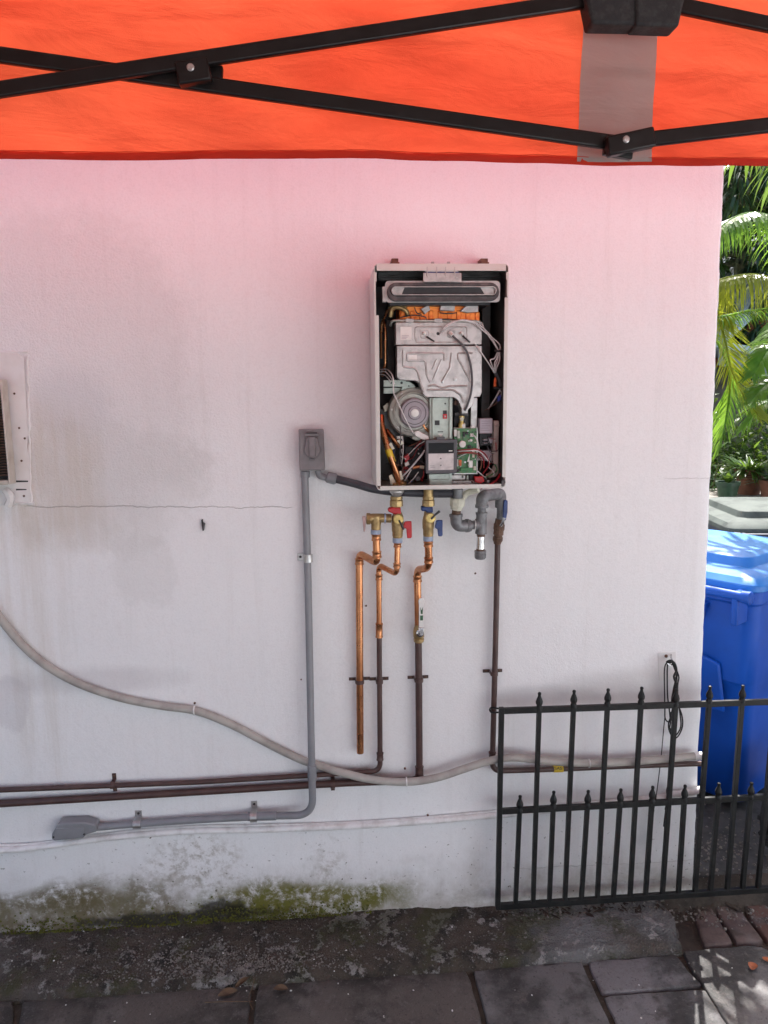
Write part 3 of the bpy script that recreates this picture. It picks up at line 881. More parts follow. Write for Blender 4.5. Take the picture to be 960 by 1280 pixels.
# crossing bracket with its bolt
def bracket(px, py, ang, w, h, bolt):
    c = P(px, py, 0.574)
    ax = Vector((math.cos(ang), 0, math.sin(ang))); az = Vector((-math.sin(ang), 0, math.cos(ang)))
    mb = MB(); mb.obox((c.x, -0.563, c.z), ax*w/2, Vector((0, 0.0125, 0)), az*h/2)
    br = obj('pivot_bracket', mb, BLACKM, tent, bevel=0.004)
    b = P(bolt[0], bolt[1], 0.5765)
    obj('bolt', MB().lathe((b.x, -0.5755, b.z), (0, -1, 0), [(0, 0.0075), (0.0012, 0.0075), (0.003, 0.0055), (0.0036, 0.001)], 12), ZINC, br)
    return br
bracket(241, 88, R(9.5), 0.066, 0.043, (238, 84))
bracket(790, 176, R(12), 0.102, 0.039, (783, 174))
mb = MB(); c = P(774, 184, 0.55); mb.obox((c.x, -0.545, c.z), Vector((0.031, 0, -0.005)), Vector((0, 0.009, 0)), Vector((0.002, 0, 0.0195)))
obj('pivot_bracket', mb, BLACKM, tent, bevel=0.003)
mb = MB(); c = P(258, 92, 0.55); mb.obox((c.x, -0.54, c.z), Vector((0.031, 0, -0.005)), Vector((0, 0.008, 0)), Vector((0.002, 0, 0.022)))
obj('pivot_bracket', mb, BLACKM, tent, bevel=0.003)
# webbing strap wrapped round the hub
for (q0, q1, dd) in (((727, -36, 740, 29), (795, -36, 798, 30), 0.592), ((795, -46, 795, 31), (866, -46, 849, 33), 0.598)):
    a, b, c, d_ = P(q0[0], q0[1], dd), P(q1[0], q1[1], dd), P(q1[2], q1[3], dd), P(q0[2], q0[3], dd)
    mb = MB(); mb.prism([a, b, c, d_], (0, 0.05, 0))
    obj('webbing_strap', mb, VELCRO, tent, bevel=0.006)
for sx in (-1, 1):
    for sy in (-1, 1):
        x, y = XM + sx*(HALF-0.03), CY + sy*(HALF-0.03)
        obj('leg', MB().box((x-0.016, y-0.016, Z_SLAB), (x+0.016, y+0.016, ZEAVE-0.01)), BLACKM, tent, bevel=0.003)

# ================================================================== WATER HEATER
HF = 0.235
a, b = P(469.0, 470, HF), P(634.0, 470, HF); hx0, hx1 = a.x, b.x
hz1, hz0 = P(552, 329.5, HF).z, P(552, 611.5, HF).z
heater = thing('water_heater', 'wall-hung tankless gas water heater with its front cover off', 'water heater', ((hx0+hx1)/2, 0, hz0))
out = rrect(hx0, hz0, hx1, hz1, 0.011, -HF, 5)
inn = rrect(hx0+0.0018, hz0+0.0018, hx1-0.0018, hz1-0.0018, 0.0095, -HF, 5)
case = obj('casing', MB().ring(out, inn, (0, HF-0.012, 0)), CASE, heater)
# front lips: top and bottom deep, sides stepped
def lip(x0, z0, x1, z1, y=-HF-0.0006): return MB().box((x0, y, z0), (x1, y+0.0022, z1))
wl = lambda px: P(px, 470, HF).x
zl_ = lambda py: P(552, py, HF).z
obj('lip', MB().box((hx0+0.007, -HF-0.0006, zl_(338.5)), (hx1-0.007, -HF+0.0016, hz1-0.0006)), CASE, case, bevel=0.0006)
obj('lip', MB().box((hx0+0.009, -HF-0.0006, hz0+0.0006), (hx1-0.009, -HF+0.0016, zl_(606.3))), CASE, case, bevel=0.0006)
mb = MB()
for (x0, x1, y0, y1) in ((469.6, 472.2, 340, 352), (469.6, 471.0, 352, 394), (469.6, 474.3, 394, 606)):
    mb.box((wl(x0), -HF-0.0004, zl_(y1)+0.0003), (wl(x1), -HF+0.0016, zl_(y0)))
obj('lip', mb, CASE, case, bevel=0.0006)
mb = MB()
for (x0, x1, y0, y1) in ((631.0, 633.6, 340, 350), (632.2, 633.6, 350, 372), (629.6, 633.6, 372, 598)):
    mb.box((wl(x0), -HF-0.0004, zl_(y1)+0.0003), (wl(x1), -HF+0.0016, zl_(y0)))
obj('lip', mb, CASE, case, bevel=0.0006)
# inside shell
mb = MB()
mb.box((hx0+0.003, -0.022, hz0+0.003), (hx1-0.003, -0.013, hz1-0.003))
obj('back_panel', mb, INNER, heater)
mb = MB()
mb.box((hx0+0.0022, -HF+0.02, hz0+0.004), (hx0+0.0035, -0.023, hz1-0.004)); obj('inner_side', mb, INNER, heater)
mb = MB()
mb.box((hx1-0.0035, -HF+0.02, hz0+0.004), (hx1-0.0022, -0.023, hz1-0.004)); obj('inner_side', mb, INNER, heater)
obj('upper_baffle', pbox(472, 339, 632, 351, 0.15, 0.03), INNER, heater, bevel=0.003)
obj('upper_rail', pbox(472, 343.5, 632, 347, 0.158, 0.151), INNER, heater, bevel=0.002)
obj('mounting_post', pbox(602, 378, 613, 526, 0.10, 0.03), INNER, heater, bevel=0.002)
obj('mounting_post', pbox(483, 400, 493, 470, 0.07, 0.03), INNER, heater, bevel=0.002)
# hanging brackets and screws on top
for (x0, x1) in ((489.5, 498), (601, 610)):
    mb = pbox(x0, 323, x1, 329.2, 0.05, 0.003); mb2 = pbox(x0-1.5, 327.5, x1+1.5, 330.0, 0.052, 0.003); mb.add(mb2.v, mb2.f)
    obj('hanging_bracket', mb, RUST, heater, bevel=0.001)
for x in (541, 561):
    obj('screw', pbox(x-1.8, 326.8, x+1.8, 329.6, 0.20, 0.19), ZINC, heater, bevel=0.001)
# vent bracket: comb above, plain plate below
mb = pbox(531.5, 333, 573, 340, HF-0.002, HF-0.004)
vb = obj('vent_bracket', mb, GALV, heater)
for i, x in enumerate((534, 546, 557, 568.5)):
    obj('comb_rib', pbox(x-0.7, 333.4, x+0.7, 345.5, HF+0.0010, HF-0.0018), GALV, vb, bevel=0.0006)
obj('bracket_plate', pbox(529, 341, 577, 352.5, HF-0.001, HF-0.004), GALV, vb, bevel=0.001)
obj('joint_line', pbox(531, 339.9, 574, 340.9, HF-0.0016, HF-0.0036), BLUE, vb)
for x in (535.5, 571):
    c = P(x, 347, HF-0.001); obj('screw', MB().lathe(c, (0,-1,0), [(-0.001,0.0022),(0.0012,0.002),(0.0016,0.0008)], 10), ZINC, vb)
# exhaust outlet
def stadium(cx, cz, w, h, y, seg=10):
    r = h/2; pts = []
    for sx, a0 in ((1, -90), (-1, 90)):
        for k in range(seg+1):
            a = R(a0 + 180*k/seg); pts.append(Vector((cx + sx*(w/2-r) + r*math.cos(a), y, cz + r*math.sin(a))))
    return pts
DE = HF - 0.006
def pxr(x0, y0, x1, y1, d):
    a, b = P(x0, (y0+y1)/2, d), P(x1, (y0+y1)/2, d); t, u = P((x0+x1)/2, y0, d), P((x0+x1)/2, y1, d)
    return (a.x+b.x)/2, (t.z+u.z)/2, b.x-a.x, t.z-u.z
vent = obj('exhaust_outlet', MB().prism(rrect(*(lambda c: (c[0]-c[2]/2, c[1]-c[3]/2, c[0]+c[2]/2, c[1]+c[3]/2))(pxr(481.5, 351, 625, 378, DE-0.012)), 0.010, -(DE-0.012)), (0, 0.003, 0)), GALV, heater)
cx, cz, w, h = pxr(484, 353, 624.5, 376.5, DE)
cx2, cz2, w2, h2 = pxr(489.5, 358, 620.5, 369, DE)
obj('gasket', MB().ring(stadium(cx, cz, w, h, -(DE-0.002)), stadium(cx2, cz2, w2+0.002, h2+0.002, -(DE-0.002)), (0, 0.010, 0)), GASKET, vent, bevel=0.002)
obj('mouth', MB().ring(stadium(cx2, cz2, w2, h2, -DE-0.003), stadium(cx2, cz2, w2-0.0035, h2-0.0035, -DE-0.003), (0, 0.014, 0)), GALV, vent)
cx3, cz3, w3, h3 = pxr(489.5, 358, 620.5, 369, DE)
obj('duct_wall', MB().prism([Vector((cx3-w3/2+0.002, -DE+0.0085, cz3-h3/2)), Vector((cx3+w3/2-0.002, -DE+0.0085, cz3-h3/2)), Vector((cx3+w3/2-0.002, -DE+0.0085, cz3+h3/2)), Vector((cx3-w3/2+0.002, -DE+0.0085, cz3+h3/2))], (0, 0.0015, 0)), GALV, vent)
a = [P(502, 368.4, DE-0.008), P(506, 358.6, DE-0.008), P(600, 358.6, DE-0.008), P(606, 368.4, DE-0.008)]
obj('dark_flue', MB().prism([Vector((q.x, -DE+0.0078, q.z)) for q in a], (0, 0.0006, 0)), DARK, vent)
obj('side_tab', pbox(478, 358, 482.5, 377.5, DE-0.014, DE-0.03), GALV, vent, bevel=0.001)
obj('vent_shadow', pbox(487, 377, 612, 381.5, DE-0.03, 0.06), DARK, vent)  # dark block standing in for the shadow below the outlet
# copper heat exchanger
DX = 0.165
hxr = obj('heat_exchanger', pbox(499, 379, 598.5, 404, DX, 0.06), COPPERH, heater, bevel=0.003)
for k in range(9):
    x = 501 + k*11.6
    obj('fin_ridge', pbox(x, 388 + (k % 3), x+6, 402, DX+0.003, DX-0.002), COPPERH, hxr, bevel=0.002)
tb = MB().tube(spline(PX([(488, 396, .17), (490, 387, .175), (497, 384, .18), (507, 388, .18), (510, 395, .175)]), 6), 0.006, 10)
obj('brass_coil', tb, BRASS, heater)
tb = MB().tube(spline(PX([(486, 384, .16), (495, 381, .165), (505, 384, .17), (509, 381, .16)]), 6), 0.0055, 10)
obj('brass_coil', tb, BRASS, heater)
for pts, mt in (([(551, 380.5), (569, 381.5), (568, 389), (550, 388)], GALV), ([(575, 389), (583, 382), (598, 381.5), (598, 390), (584, 391)], GALV), ([(526, 386), (536, 381), (538, 387), (531, 393)], GALV)):
    mb = MB(); mb.prism(PX([(x, y, .180) for x, y in pts]), (0, 0.012, 0)); obj('heat_clip', mb, mt, heater, bevel=0.0015)
for p in ([(518, 384, .182), (521, 391, .185), (527, 393, .185)], [(549, 391, .185), (560, 392, .186), (571, 391, .184)], [(500, 397, .186), (515, 394, .19), (531, 396, .188), (533, 402, .19)], [(533, 400, .19), (560, 399, .192), (590, 402, .19)]):
    obj('thermal_wire', MB().tube(spline(PX(p), 6), 0.0015, 6), DARK, heater)
# tan gas tube across the top of the burner plate
DP = 0.195
obj('gas_tube', MB().tube(fillet(PX([(488, 407, DP-.02), (490, 400.5, DP), (598, 401.5, DP), (603, 405, DP-.01)]), 0.01), 0.0032, 10), FAN, heater)
for x in (512, 548):
    obj('tube_clip', pbox(x-5, 398.2, x+5, 403.2, DP+0.005, DP-0.004), GALV, heater, bevel=0.001)
# burner cover: upper plate
plate = obj('burner_cover', pbox(494.5, 402.5, 602.5, 431, DP, DP-0.05), GALV, heater, bevel=0.002)
def rib(pts, d, r=0.0016, mat=GALV, par=plate, name='pressed_rib'):
    obj(name, MB().tube(fillet(PX([(x, y, d) for x, y in pts]), 0.006, 4), r, 8), mat, par)
rib([(519, 410), (519, 425), (521, 428), (582, 428), (584, 426), (584, 411), (582, 408.5), (521, 408.5), (519, 410)], DP)
rib([(526, 413), (526, 423), (536, 423), (536, 413), (526, 413)], DP, 0.0011)
rib([(559.5, 413), (559.5, 422), (568, 422), (568, 413), (559.5, 413)], DP, 0.0011)
obj('paper_label', pbox(500.5, 408.5, 514.5, 425, DP+0.0008, DP-0.001), WHITEP, plate)
for i in range(3):
    mb = pbox(502, 419.4+1.8*i, 511-1.6*i, 420.1+1.8*i, DP+0.0011, DP+0.0005); obj('print_line', mb, MAUVE, plate)
for x, y in ((496.5, 405), (525, 405), (525.5, 411), (521, 423.5), (572, 405.5), (540, 416), (554, 416), (577, 411.5), (500, 405.5), (498, 429), (504, 429), (594, 429), (599.5, 429), (599, 406)):
    c = P(x, y, DP); obj('screw', MB().lathe(c, (0,-1,0), [(-0.001,0.0019),(0.001,0.0017),(0.0015,0.0006)], 8), ZINC, plate)
for x, y in ((530, 417), (563, 416.5), (576.5, 417)):
    c = P(x, y, DP); el = obj('electrode', MB().lathe(c, (0,-1,0.05), [(-0.001,0.0045),(0.006,0.0042),(0.007,0.0028),(0.013,0.0026),(0.0135,0.001)], 12), WHITEP, plate)
c = P(547.5, 417, DP); obj('hole', MB().lathe(c, (0,-1,0), [(-0.002,0.0042),(0.0006,0.0042)], 12), DARK, plate)
for a, b in (((533, 420.5), (543, 426.8)), ((578.5, 419.5), (587.5, 428))):
    obj('spark_boot', MB().tube([P(*a, DP+0.008), P((a[0]+b[0])/2, (a[1]+b[1])/2, DP+.01), P(*b, DP+0.008)], 0.0022, 8), DARK, plate)
# lower plate
DQ = 0.197
poly = [(496, 432.2), (602.5, 432.2), (602.5, 491), (600, 496), (592.5, 496.5), (592.5, 503), (590, 508), (585, 512), (585, 517), (577, 517), (577, 511), (573, 501), (568, 497), (534, 496.5), (529, 493), (526.5, 486), (524, 479), (520, 476), (500, 475), (496, 471)]
low = obj('lower_cover', MB().prism(PX([(x, y, DQ) for x, y in poly]), (0, 0.045, 0)), GALV, heater, bevel=0.0015)
ribs = [[(555.5, 451), (555.5, 441.5), (509, 441.5), (508.5, 451), (532, 451), (533.5, 470), (538, 478)],
        [(564.5, 441), (562.5, 460), (553, 476.5)], [(573, 449), (572.5, 441.3), (590.5, 441.3)], [(573, 449), (588.5, 478)],
        [(534, 487.5), (566, 487.5), (575.5, 493.5), (579.5, 503)], [(535, 483), (543, 481), (549, 484), (554, 485.5), (560, 483), (584, 482.5)],
        [(504, 437), (504, 459), (518, 460), (522, 464), (525, 477), (530, 490)]]
for p in ribs: rib(p, DQ+.0006, 0.0027, GALV, low)
for a, b in (((552, 449), (541, 475)), ((585, 447), (590, 457)), ((546, 449), (540, 462))):
    rib([a, b], DQ+.0002, 0.0022, GALV, low)
for x, y in ((498, 437), (500, 440.5), (502, 449), (503, 443), (499, 459), (501, 471), (506, 457.5), (513, 437), (535, 437), (553, 437), (570, 436), (595, 440), (600, 436), (599, 452), (600, 457), (599, 462), (600, 480), (598, 494), (541, 495), (531.5, 494), (525.5, 458.5), (525, 478), (543, 478)):
    c = P(x, y, DQ); obj('screw', MB().lathe(c, (0,-1,0), [(-0.001,0.0018),(0.001,0.0016),(0.0014,0.0006)], 8), ZINC, low)
c = P(569, 474, DQ); obj('sight_bolt', MB().lathe(c, (0,-1,0), [(-0.001,0.0045),(0.003,0.0042),(0.0035,0.001)], 10), ZINC, low)
c = P(553, 477, DQ); obj('sight_bolt', MB().lathe(c, (0,-1,0), [(-0.001,0.0048),(0.0015,0.0045),(0.0025,0.003)], 12), ZINC, low)
obj('paper_label', pbox(510.5, 443.5, 521, 449.5, DQ+0.0008, DQ-0.001), WHITEP, low)
# fan
fc = P(516, 515, 0.16)
fan = obj('fan', MB().lathe((fc.x, -0.10, fc.z), (0,-1,0), [(0,0.066),(0.058,0.068),(0.066,0.064),(0.068,0.060),(0.068,0.02)], 36), FAN, heater)
obj('scroll_ring', MB().lathe((fc.x, -0.168, fc.z), (0,-1,0), [(0,0.055),(0.004,0.054),(0.005,0.050),(0.001,0.048),(0.001,0.046)], 36), FAN, fan)
obj('motor', MB().lathe((fc.x+0.002, -0.168, fc.z-0.002), (0,-1,0), [(0,0.041),(0.016,0.040),(0.020,0.036),(0.0205,0.018),(0.024,0.016),(0.024,0.003)], 32), MOTOR, fan)
obj('motor_cap', MB().lathe((fc.x+0.002, -0.1915, fc.z-0.002), (0,-1,0), [(0,0.011),(0.003,0.0105),(0.004,0.008),(0.0042,0.002)], 20), WHITEP, fan)
obj('motor_groove', MB().lathe((fc.x+0.002, -0.1878, fc.z-0.002), (0,-1,0), [(0,0.031),(0.0008,0.031),(0.0008,0.029),(0,0.029)], 32), DARK, fan)
a = [P(x, y, .163) for x, y in ((514, 548), (519, 537), (534, 533), (540, 540), (540, 551), (520, 551))]
obj('fan_outlet', MB().prism(a, (0, 0.06, 0)), FAN, fan, bevel=0.003)
for k in range(7):
    an = R(20 + k*51); c = Vector((fc.x + 0.0585*math.cos(an), -0.167, fc.z + 0.0585*math.sin(an)))
    obj('screw', MB().lathe(c, (0,-1,0), [(0,0.003),(0.003,0.0028),(0.0035,0.001)], 8), ZINC, fan)
obj('curved_tube', MB().tube(spline(PX([(535, 497, .15), (533, 510, .165), (529, 522, .17), (530, 533, .17), (537, 540, .165)]), 6), 0.004, 10), COPPER, heater)
br = obj('fan_bracket', pbox(479.5, 475, 508, 483.5, 0.165, 0.158), GALVG, heater, bevel=0.001)
obj('bracket_leg', pbox(479.5, 484.5, 503, 492, 0.150, 0.14), GALVG, br, bevel=0.001)
a = [P(x, y, .163) for x, y in ((505, 477), (512, 477), (518, 481), (523, 490), (500, 492))]
obj('bracket_ear', MB().prism(a, (0, 0.01, 0)), GALVG, br, bevel=0.001)
for x, y, r_ in ((489, 478.7, .0022), (502, 478.5, .0035), (511, 482.5, .002)):
    obj('hole', MB().lathe(P(x, y, .1652), (0,-1,0), [(-0.001, r_), (0.0006, r_)], 10), DARK, br)
obj('cream_ear', MB().prism(PX([(x, y, .15) for x, y in ((479, 508), (485, 503), (486, 512), (481, 515))]), (0, 0.01, 0)), CREAM, heater, bevel=0.001)
a = [P(x, y, .14) for x, y in ((476.5, 512), (482, 512), (492, 540), (500, 551), (486, 548), (477, 535))]
obj('side_plate', MB().prism(a, (0, 0.02, 0)), INNER, heater)
# wires looping over the fan
for p, mt, r_ in (([(476, 462, .14), (484, 462, .16), (491, 471, .19), (492, 490, .195), (496, 500, .195), (508, 526, .197), (517, 542, .19)], WIRE, .0017),
                  ([(475, 465, .14), (482, 465, .16), (489, 473, .185), (493.5, 480, .19)], WIRE, .0016),
                  ([(475, 468, .14), (481, 469, .16), (486, 474, .18), (488, 478, .17)], WIRE, .0016),
                  ([(500, 532, .18), (501, 545, .19), (500, 570, .17), (503, 585, .15), (504, 592, .14)], FRAMEC, .0014),
                  ([(503, 545, .18), (504, 562, .18), (502, 580, .16)], WIRE, .0013)):
    obj('wire', MB().tube(spline(PX(p), 6), r_, 7), mt, heater)
mb = MB(); mb.prism(PX([(x, y, .195) for x, y in ((518, 540), (523, 538.5), (536, 545.5), (536, 550.5), (527, 549), (519, 545))]), (0, 0.012, 0)); obj('wire_connector', mb, WHITEP, heater, bevel=0.002)
# copper pipes at the left
obj('copper_pipe', MB().tube(fillet(PX([(478.5, 398, .13), (481.5, 410, .14), (481.5, 458, .14), (478, 470, .12)]), .02), 0.0036, 10), COPPER, heater)
obj('copper_pipe', MB().tube(fillet(PX([(476.5, 448, .10), (476.5, 405, .10), (486, 385, .12)]), .02), 0.0036, 10), COPPER, heater)
cpz = obj('copper_pipe', MB().tube(spline(PX([(476.5, 520, .15), (477.5, 534, .165), (487, 567, .178), (498, 598, .165), (500, 606, .16)]), 6), 0.0088, 14), COPPER, heater)
a, b = P(484.2, 561, .181), P(489.6, 577.5, .177)
obj('yellow_tape', MB().tube([P(485.3, 561.5, .1768), P(487.0, 567, .178), P(490.5, 577, .1745)], 0.0094, 14), YLABEL, cpz)
obj('copper_pipe', MB().tube(spline(PX([(480, 530, .12), (485, 540, .14), (492, 549, .15), (499, 558, .14)]), 6), 0.0065, 12), COPPER, heater)
for q in (((486, 555), (489, 553), (493.5, 561), (490, 562.5)), ((496, 551), (500, 548.8), (505, 554), (501, 556.8)), ((486, 594.5), (490, 593), (495, 604), (492, 607), (488, 605)), ((498.5, 590), (501.5, 588.5), (504, 599), (501, 601))):
    obj('pipe_clip', MB().prism(PX([(x, y, .185 if y < 570 else .172) for x, y in q]), (0, 0.006, 0)), CREAM, heater, bevel=0.001)
obj('white_sleeve', pbox(496, 545, 503, 548.5, .16, .15), WHITEP, heater, bevel=0.001)
for (x, y) in ((494, 606), (503.5, 605)):
    obj('pipe_nut', MB().lathe(P(x, y, .165), (0.1,-0.3,1), [(-0.008,0.010),(0.006,0.010),(0.008,0.007)], 8), BRASS, heater)
# dark clutter at the bottom left
obj('pump_body', pbox(505, 556, 531, 600, .11, .04), DARK, heater, bevel=0.006)
obj('red_relay', MB().prism(PX([(x, y, .15) for x, y in ((505, 571), (511, 567), (512, 573), (507, 579))]), (0, .02, 0)), RED, heater, bevel=0.001)
obj('pink_connector', MB().prism(PX([(x, y, .155) for x, y in ((505.5, 579), (510.5, 577), (512, 581), (507, 583.5))]), (0, .014, 0)), WHITEP, heater, bevel=0.001)
obj('copper_stub', MB().tube(PX([(516, 585, .15), (524.5, 583, .15)]), 0.0048, 10), COPPER, heater)
obj('sensor_cap', MB().tube(PX([(524.7, 583.6, .15), (530, 584.2, .15)]), 0.0050, 10), CREAM, heater)
obj('round_plug', MB().lathe(P(522, 598, .15), (0,-1,0), [(-.01,.007),(.004,.007),(.005,.004)], 14), FRAMEC, heater)
obj('red_relay', MB().prism(PX([(x, y, .13) for x, y in ((503, 585), (509, 583), (513, 588), (505, 593))]), (0, .02, 0)), RED, heater, bevel=0.001)
for p, mt, r_ in (([(531, 563, .19), (526, 570, .192), (515, 583, .186), (504, 595, .17)], WIRE, .0023), ([(514, 587, .17), (509, 596, .17), (506, 601, .165)], WIRE, .0016),
                  ([(523, 590, .165), (517, 598, .165), (511, 604, .16)], WIRE, .0013), ([(528, 549, .18), (520, 558, .17), (514, 565, .16)], REDW, .0013),
                  ([(532, 551, .18), (523, 556, .17), (510, 569, .165)], WIRE, .0012), ([(530, 547, .17), (520, 554, .16), (511, 558, .15)], BROWNW, .0016),
                  ([(531, 554, .17), (522, 561, .165), (516, 572, .15), (511, 574, .14)], REDW, .0012), ([(492, 562, .15), (493, 575, .14), (495, 584, .13)], BLUEP, .0012)):
    obj('wire', MB().tube(spline(PX(p), 6), r_, 7), mt, heater)
wq = random.Random(3)
for i in range(22):
    x0, y0 = wq.uniform(494, 530), wq.uniform(556, 604); x1, y1 = x0 + wq.uniform(-16, 16), y0 + wq.uniform(-16, 18)
    x1, y1 = min(max(x1, 480), 531), min(max(y1, 552), 605)
    pts = [(x0, y0, wq.uniform(.12, .16)), ((x0+x1)/2 + wq.uniform(-5, 5), (y0+y1)/2 + wq.uniform(-3, 6), wq.uniform(.14, .17)), (x1, y1, wq.uniform(.12, .16))]
    obj('wire', MB().tube(spline(PX(pts), 6), wq.uniform(.0011, .0019), 6), wq.choice((DARK, DARK, FRAMEC, WIRE, REDW, BROWNW, BLUEP)), heater)
for i in range(14):
    x0, y0 = wq.uniform(598, 627), wq.uniform(545, 600); x1, y1 = x0 + wq.uniform(-10, 10), y0 + wq.uniform(-14, 14)
    x1, y1 = min(max(x1, 597), 628), min(max(y1, 545), 604)
    pts = [(x0, y0, wq.uniform(.17, .20)), ((x0+x1)/2 + wq.uniform(-5, 5), (y0+y1)/2 + wq.uniform(-3, 6), wq.uniform(.18, .21)), (x1, y1, wq.uniform(.17, .20))]
    obj('wire', MB().tube(spline(PX(pts), 6), wq.uniform(.0010, .0016), 6), wq.choice((DARK, FRAMEC, WIRE, REDW, REDW, BROWNW)), heater)
for x, y in ((522.5, 561), (523.5, 567)):
    obj('terminal', MB().ball(P(x, y, .15), .0025, 8, 6), WHITEP, heater)
# centre column
DCc = 0.185
col_ = obj('centre_channel', pbox(537, 497, 565.5, 607, DCc, DCc-0.05), GALVG, heater, bevel=0.001)
for x in (541.3, 562.8):
    obj('channel_flange', pbox(x-1.0, 497.5, x+1.0, 548, DCc+0.008, DCc-0.001), GALVG, col_, bevel=0.0008)
for (x0, y0, x1, y1, mt, nm) in ((553.5, 513, 558.5, 518, DARK, 'slot'), (553.8, 517.5, 558.8, 523.5, RED, 'led_block'), (543.5, 525.5, 549.5, 531.5, DARK, 'slot'), (547, 539.2, 554, 540.4, DARK, 'slot')):
    obj(nm, pbox(x0, y0, x1, y1, DCc+(0.0006 if nm == 'slot' else 0.003), DCc-0.002), mt, col_)
obj('led_lens', MB().ball(P(556.3, 520.5, DCc+.004), .0022, 8, 6), WHITEP, col_)
obj('hole', MB().lathe(P(556.5, 504.5, DCc), (0,-1,0), [(-.002,.0024),(.0005,.0024)], 10), DARK, col_)
a = [P(x, y, DCc+.001) for x, y in ((547.5, 542.5), (554, 542.5), (550.8, 545.8))]
obj('arrow_mark', MB().prism(a, (0, .0006, 0)), WHITEP, col_)
obj('foot_bracket', pbox(536, 592, 562, 599.5, DCc+.004, DCc-.004), GALVG, col_, bevel=0.002)
# controller
DK = 0.215
ctl = obj('controller', MB().prism([Vector((v.x, -DK, v.z)) for v in rrect(P(532.3, 570, DK).x, P(552, 592, DK).z, P(571.5, 570, DK).x, P(552, 549.5, DK).z, 0.004, -DK)], (0, 0.022, 0)), FRAMEC, heater, bevel=0.002)
obj('hanger_tab', pbox(545.5, 546.2, 556, 551, DK-.002, DK-.015), FRAMEC, ctl, bevel=0.001)
obj('display', pbox(536, 553.5, 567.3, 566.3, DK+.0008, DK-.004), SCREEN, ctl, bevel=0.0005)
obj('keypad', pbox(535.5, 566.9, 567, 587.5, DK+.0006, DK-.004), KEYPAD, ctl, bevel=0.0005)
for q in (((549.5, 574), (552.5, 574), (551, 572)), ((549.6, 581), (552.4, 581), (551, 583))):
    obj('arrow_key', MB().prism(PX([(x, y, DK+.0009) for x, y in q]), (0, .0006, 0)), PRINT, ctl)
for (x0, y0, x1) in ((537.5, 582, 543), (538, 584, 544), (559.5, 583.5, 564.5)):
    obj('print_line', pbox(x0, y0, x1, y0+.6, DK+.0009, DK), MOTOR, ctl)
obj('print_line', pbox(561, 563, 565.5, 564.2, DK+.0011, DK), WHITEP, ctl)
# gas valve pocket
obj('valve_pocket', pbox(567.5, 517.5, 587, 537, .15, .10), DARK, heater, bevel=0.001)
obj('gas_valve', MB().lathe(P(577, 531, .17), (0,0,1), [(-.008,.0095),(.004,.0095),(.006,.006),(.016,.006),(.018,.008),(.024,.0075)], 14), YBRASS, heater)
obj('valve_screw', MB().lathe(P(577.2, 523.8, .18), (0,-1,0), [(0,.0055),(.004,.005),(.005,.002)], 12), CREAM, heater)
obj('valve_bracket', pbox(568.5, 515.5, 586, 520, .168, .14), INNER, heater, bevel=0.001)
obj('sensor_disc', MB().lathe(P(570, 503.5, .17), (0,-1,0), [(-.01,.007),(.003,.007),(.004,.003)], 14), RUST, heater)
obj('white_terminal', MB().prism(PX([(x, y, .182) for x, y in ((577.5, 531), (581.5, 529), (582, 535), (578, 535.5))]), (0, .008, 0)), WHITEP, heater, bevel=0.001)
obj('stem', pbox(577, 508, 585, 519, .19, .17), FRAMEC, heater, bevel=0.001)
obj('strut', pbox(588.5, 497, 596.5, 536, .165, .15), GALV, heater, bevel=0.001)
# circuit board
DD = 0.185
pcb = obj('circuit_board', pbox(567.5, 535.5, 595.8, 591.5, DD, DD-.006), PCB, heater, bevel=0.0006)
obj('board_tray', pbox(567, 534.5, 597.5, 593, DD-.007, DD-.02), GALV, heater, bevel=0.001)
obj('capacitor', MB().lathe(P(577.3, 555, DD), (0,-1,0), [(0,.0092),(.012,.0092),(.013,.008),(.0132,.002)], 18), WHITEP, pcb)
obj('capacitor', MB().lathe(P(588.3, 550.3, DD), (0,-1,0), [(0,.0036),(.008,.0036),(.009,.002)], 12), WHITEP, pcb)
for (x0, y0, x1, y1, h_, mt) in ((567.8, 537, 571, 545.5, .010, WHITEP), (571.6, 538.5, 575, 548, .012, FAN), (588, 542, 592, 546, .008, WHITEP), (586, 576, 591, 584.5, .014, WHITEP), (592, 583, 595, 588, .006, CREAM),
                             (573.5, 575, 577, 582, .010, ORANGEP), (569.5, 574, 573, 583, .010, FAN), (578, 566, 582, 569, .006, DARK), (582.5, 540, 585.5, 543.5, .005, DARK), (576, 585, 586, 588.5, .006, GREENW),
                             (590.5, 561, 593.5, 572, .005, CREAM), (579, 540, 581.5, 546, .006, DARK), (585, 556.5, 589, 560, .006, DARK), (571, 586.5, 574.5, 590, .006, DARK), (588.5, 533, 593.5, 535.3, .01, WHITEP)):
    obj('board_part', pbox(x0, y0, x1, y1, DD+h_, DD-.0004), mt, pcb, bevel=0.0008)
for i in range(26):
    x, y = rnd.uniform(569, 594), rnd.uniform(537, 590)
    obj('chip', pbox(x, y, x+rnd.uniform(.9, 2.2), y+rnd.uniform(.8, 1.8), DD+.002, DD-.0003), rnd.choice((DARK, CREAM, FAN, ZINC)), pcb)
mb = MB(); mb.prism(PX([(x, y, DD+.012) for x, y in ((587.5, 567), (584, 577), (586.5, 578))]), (0, .002, 0)); obj('white_tab', mb, WHITEP, pcb)
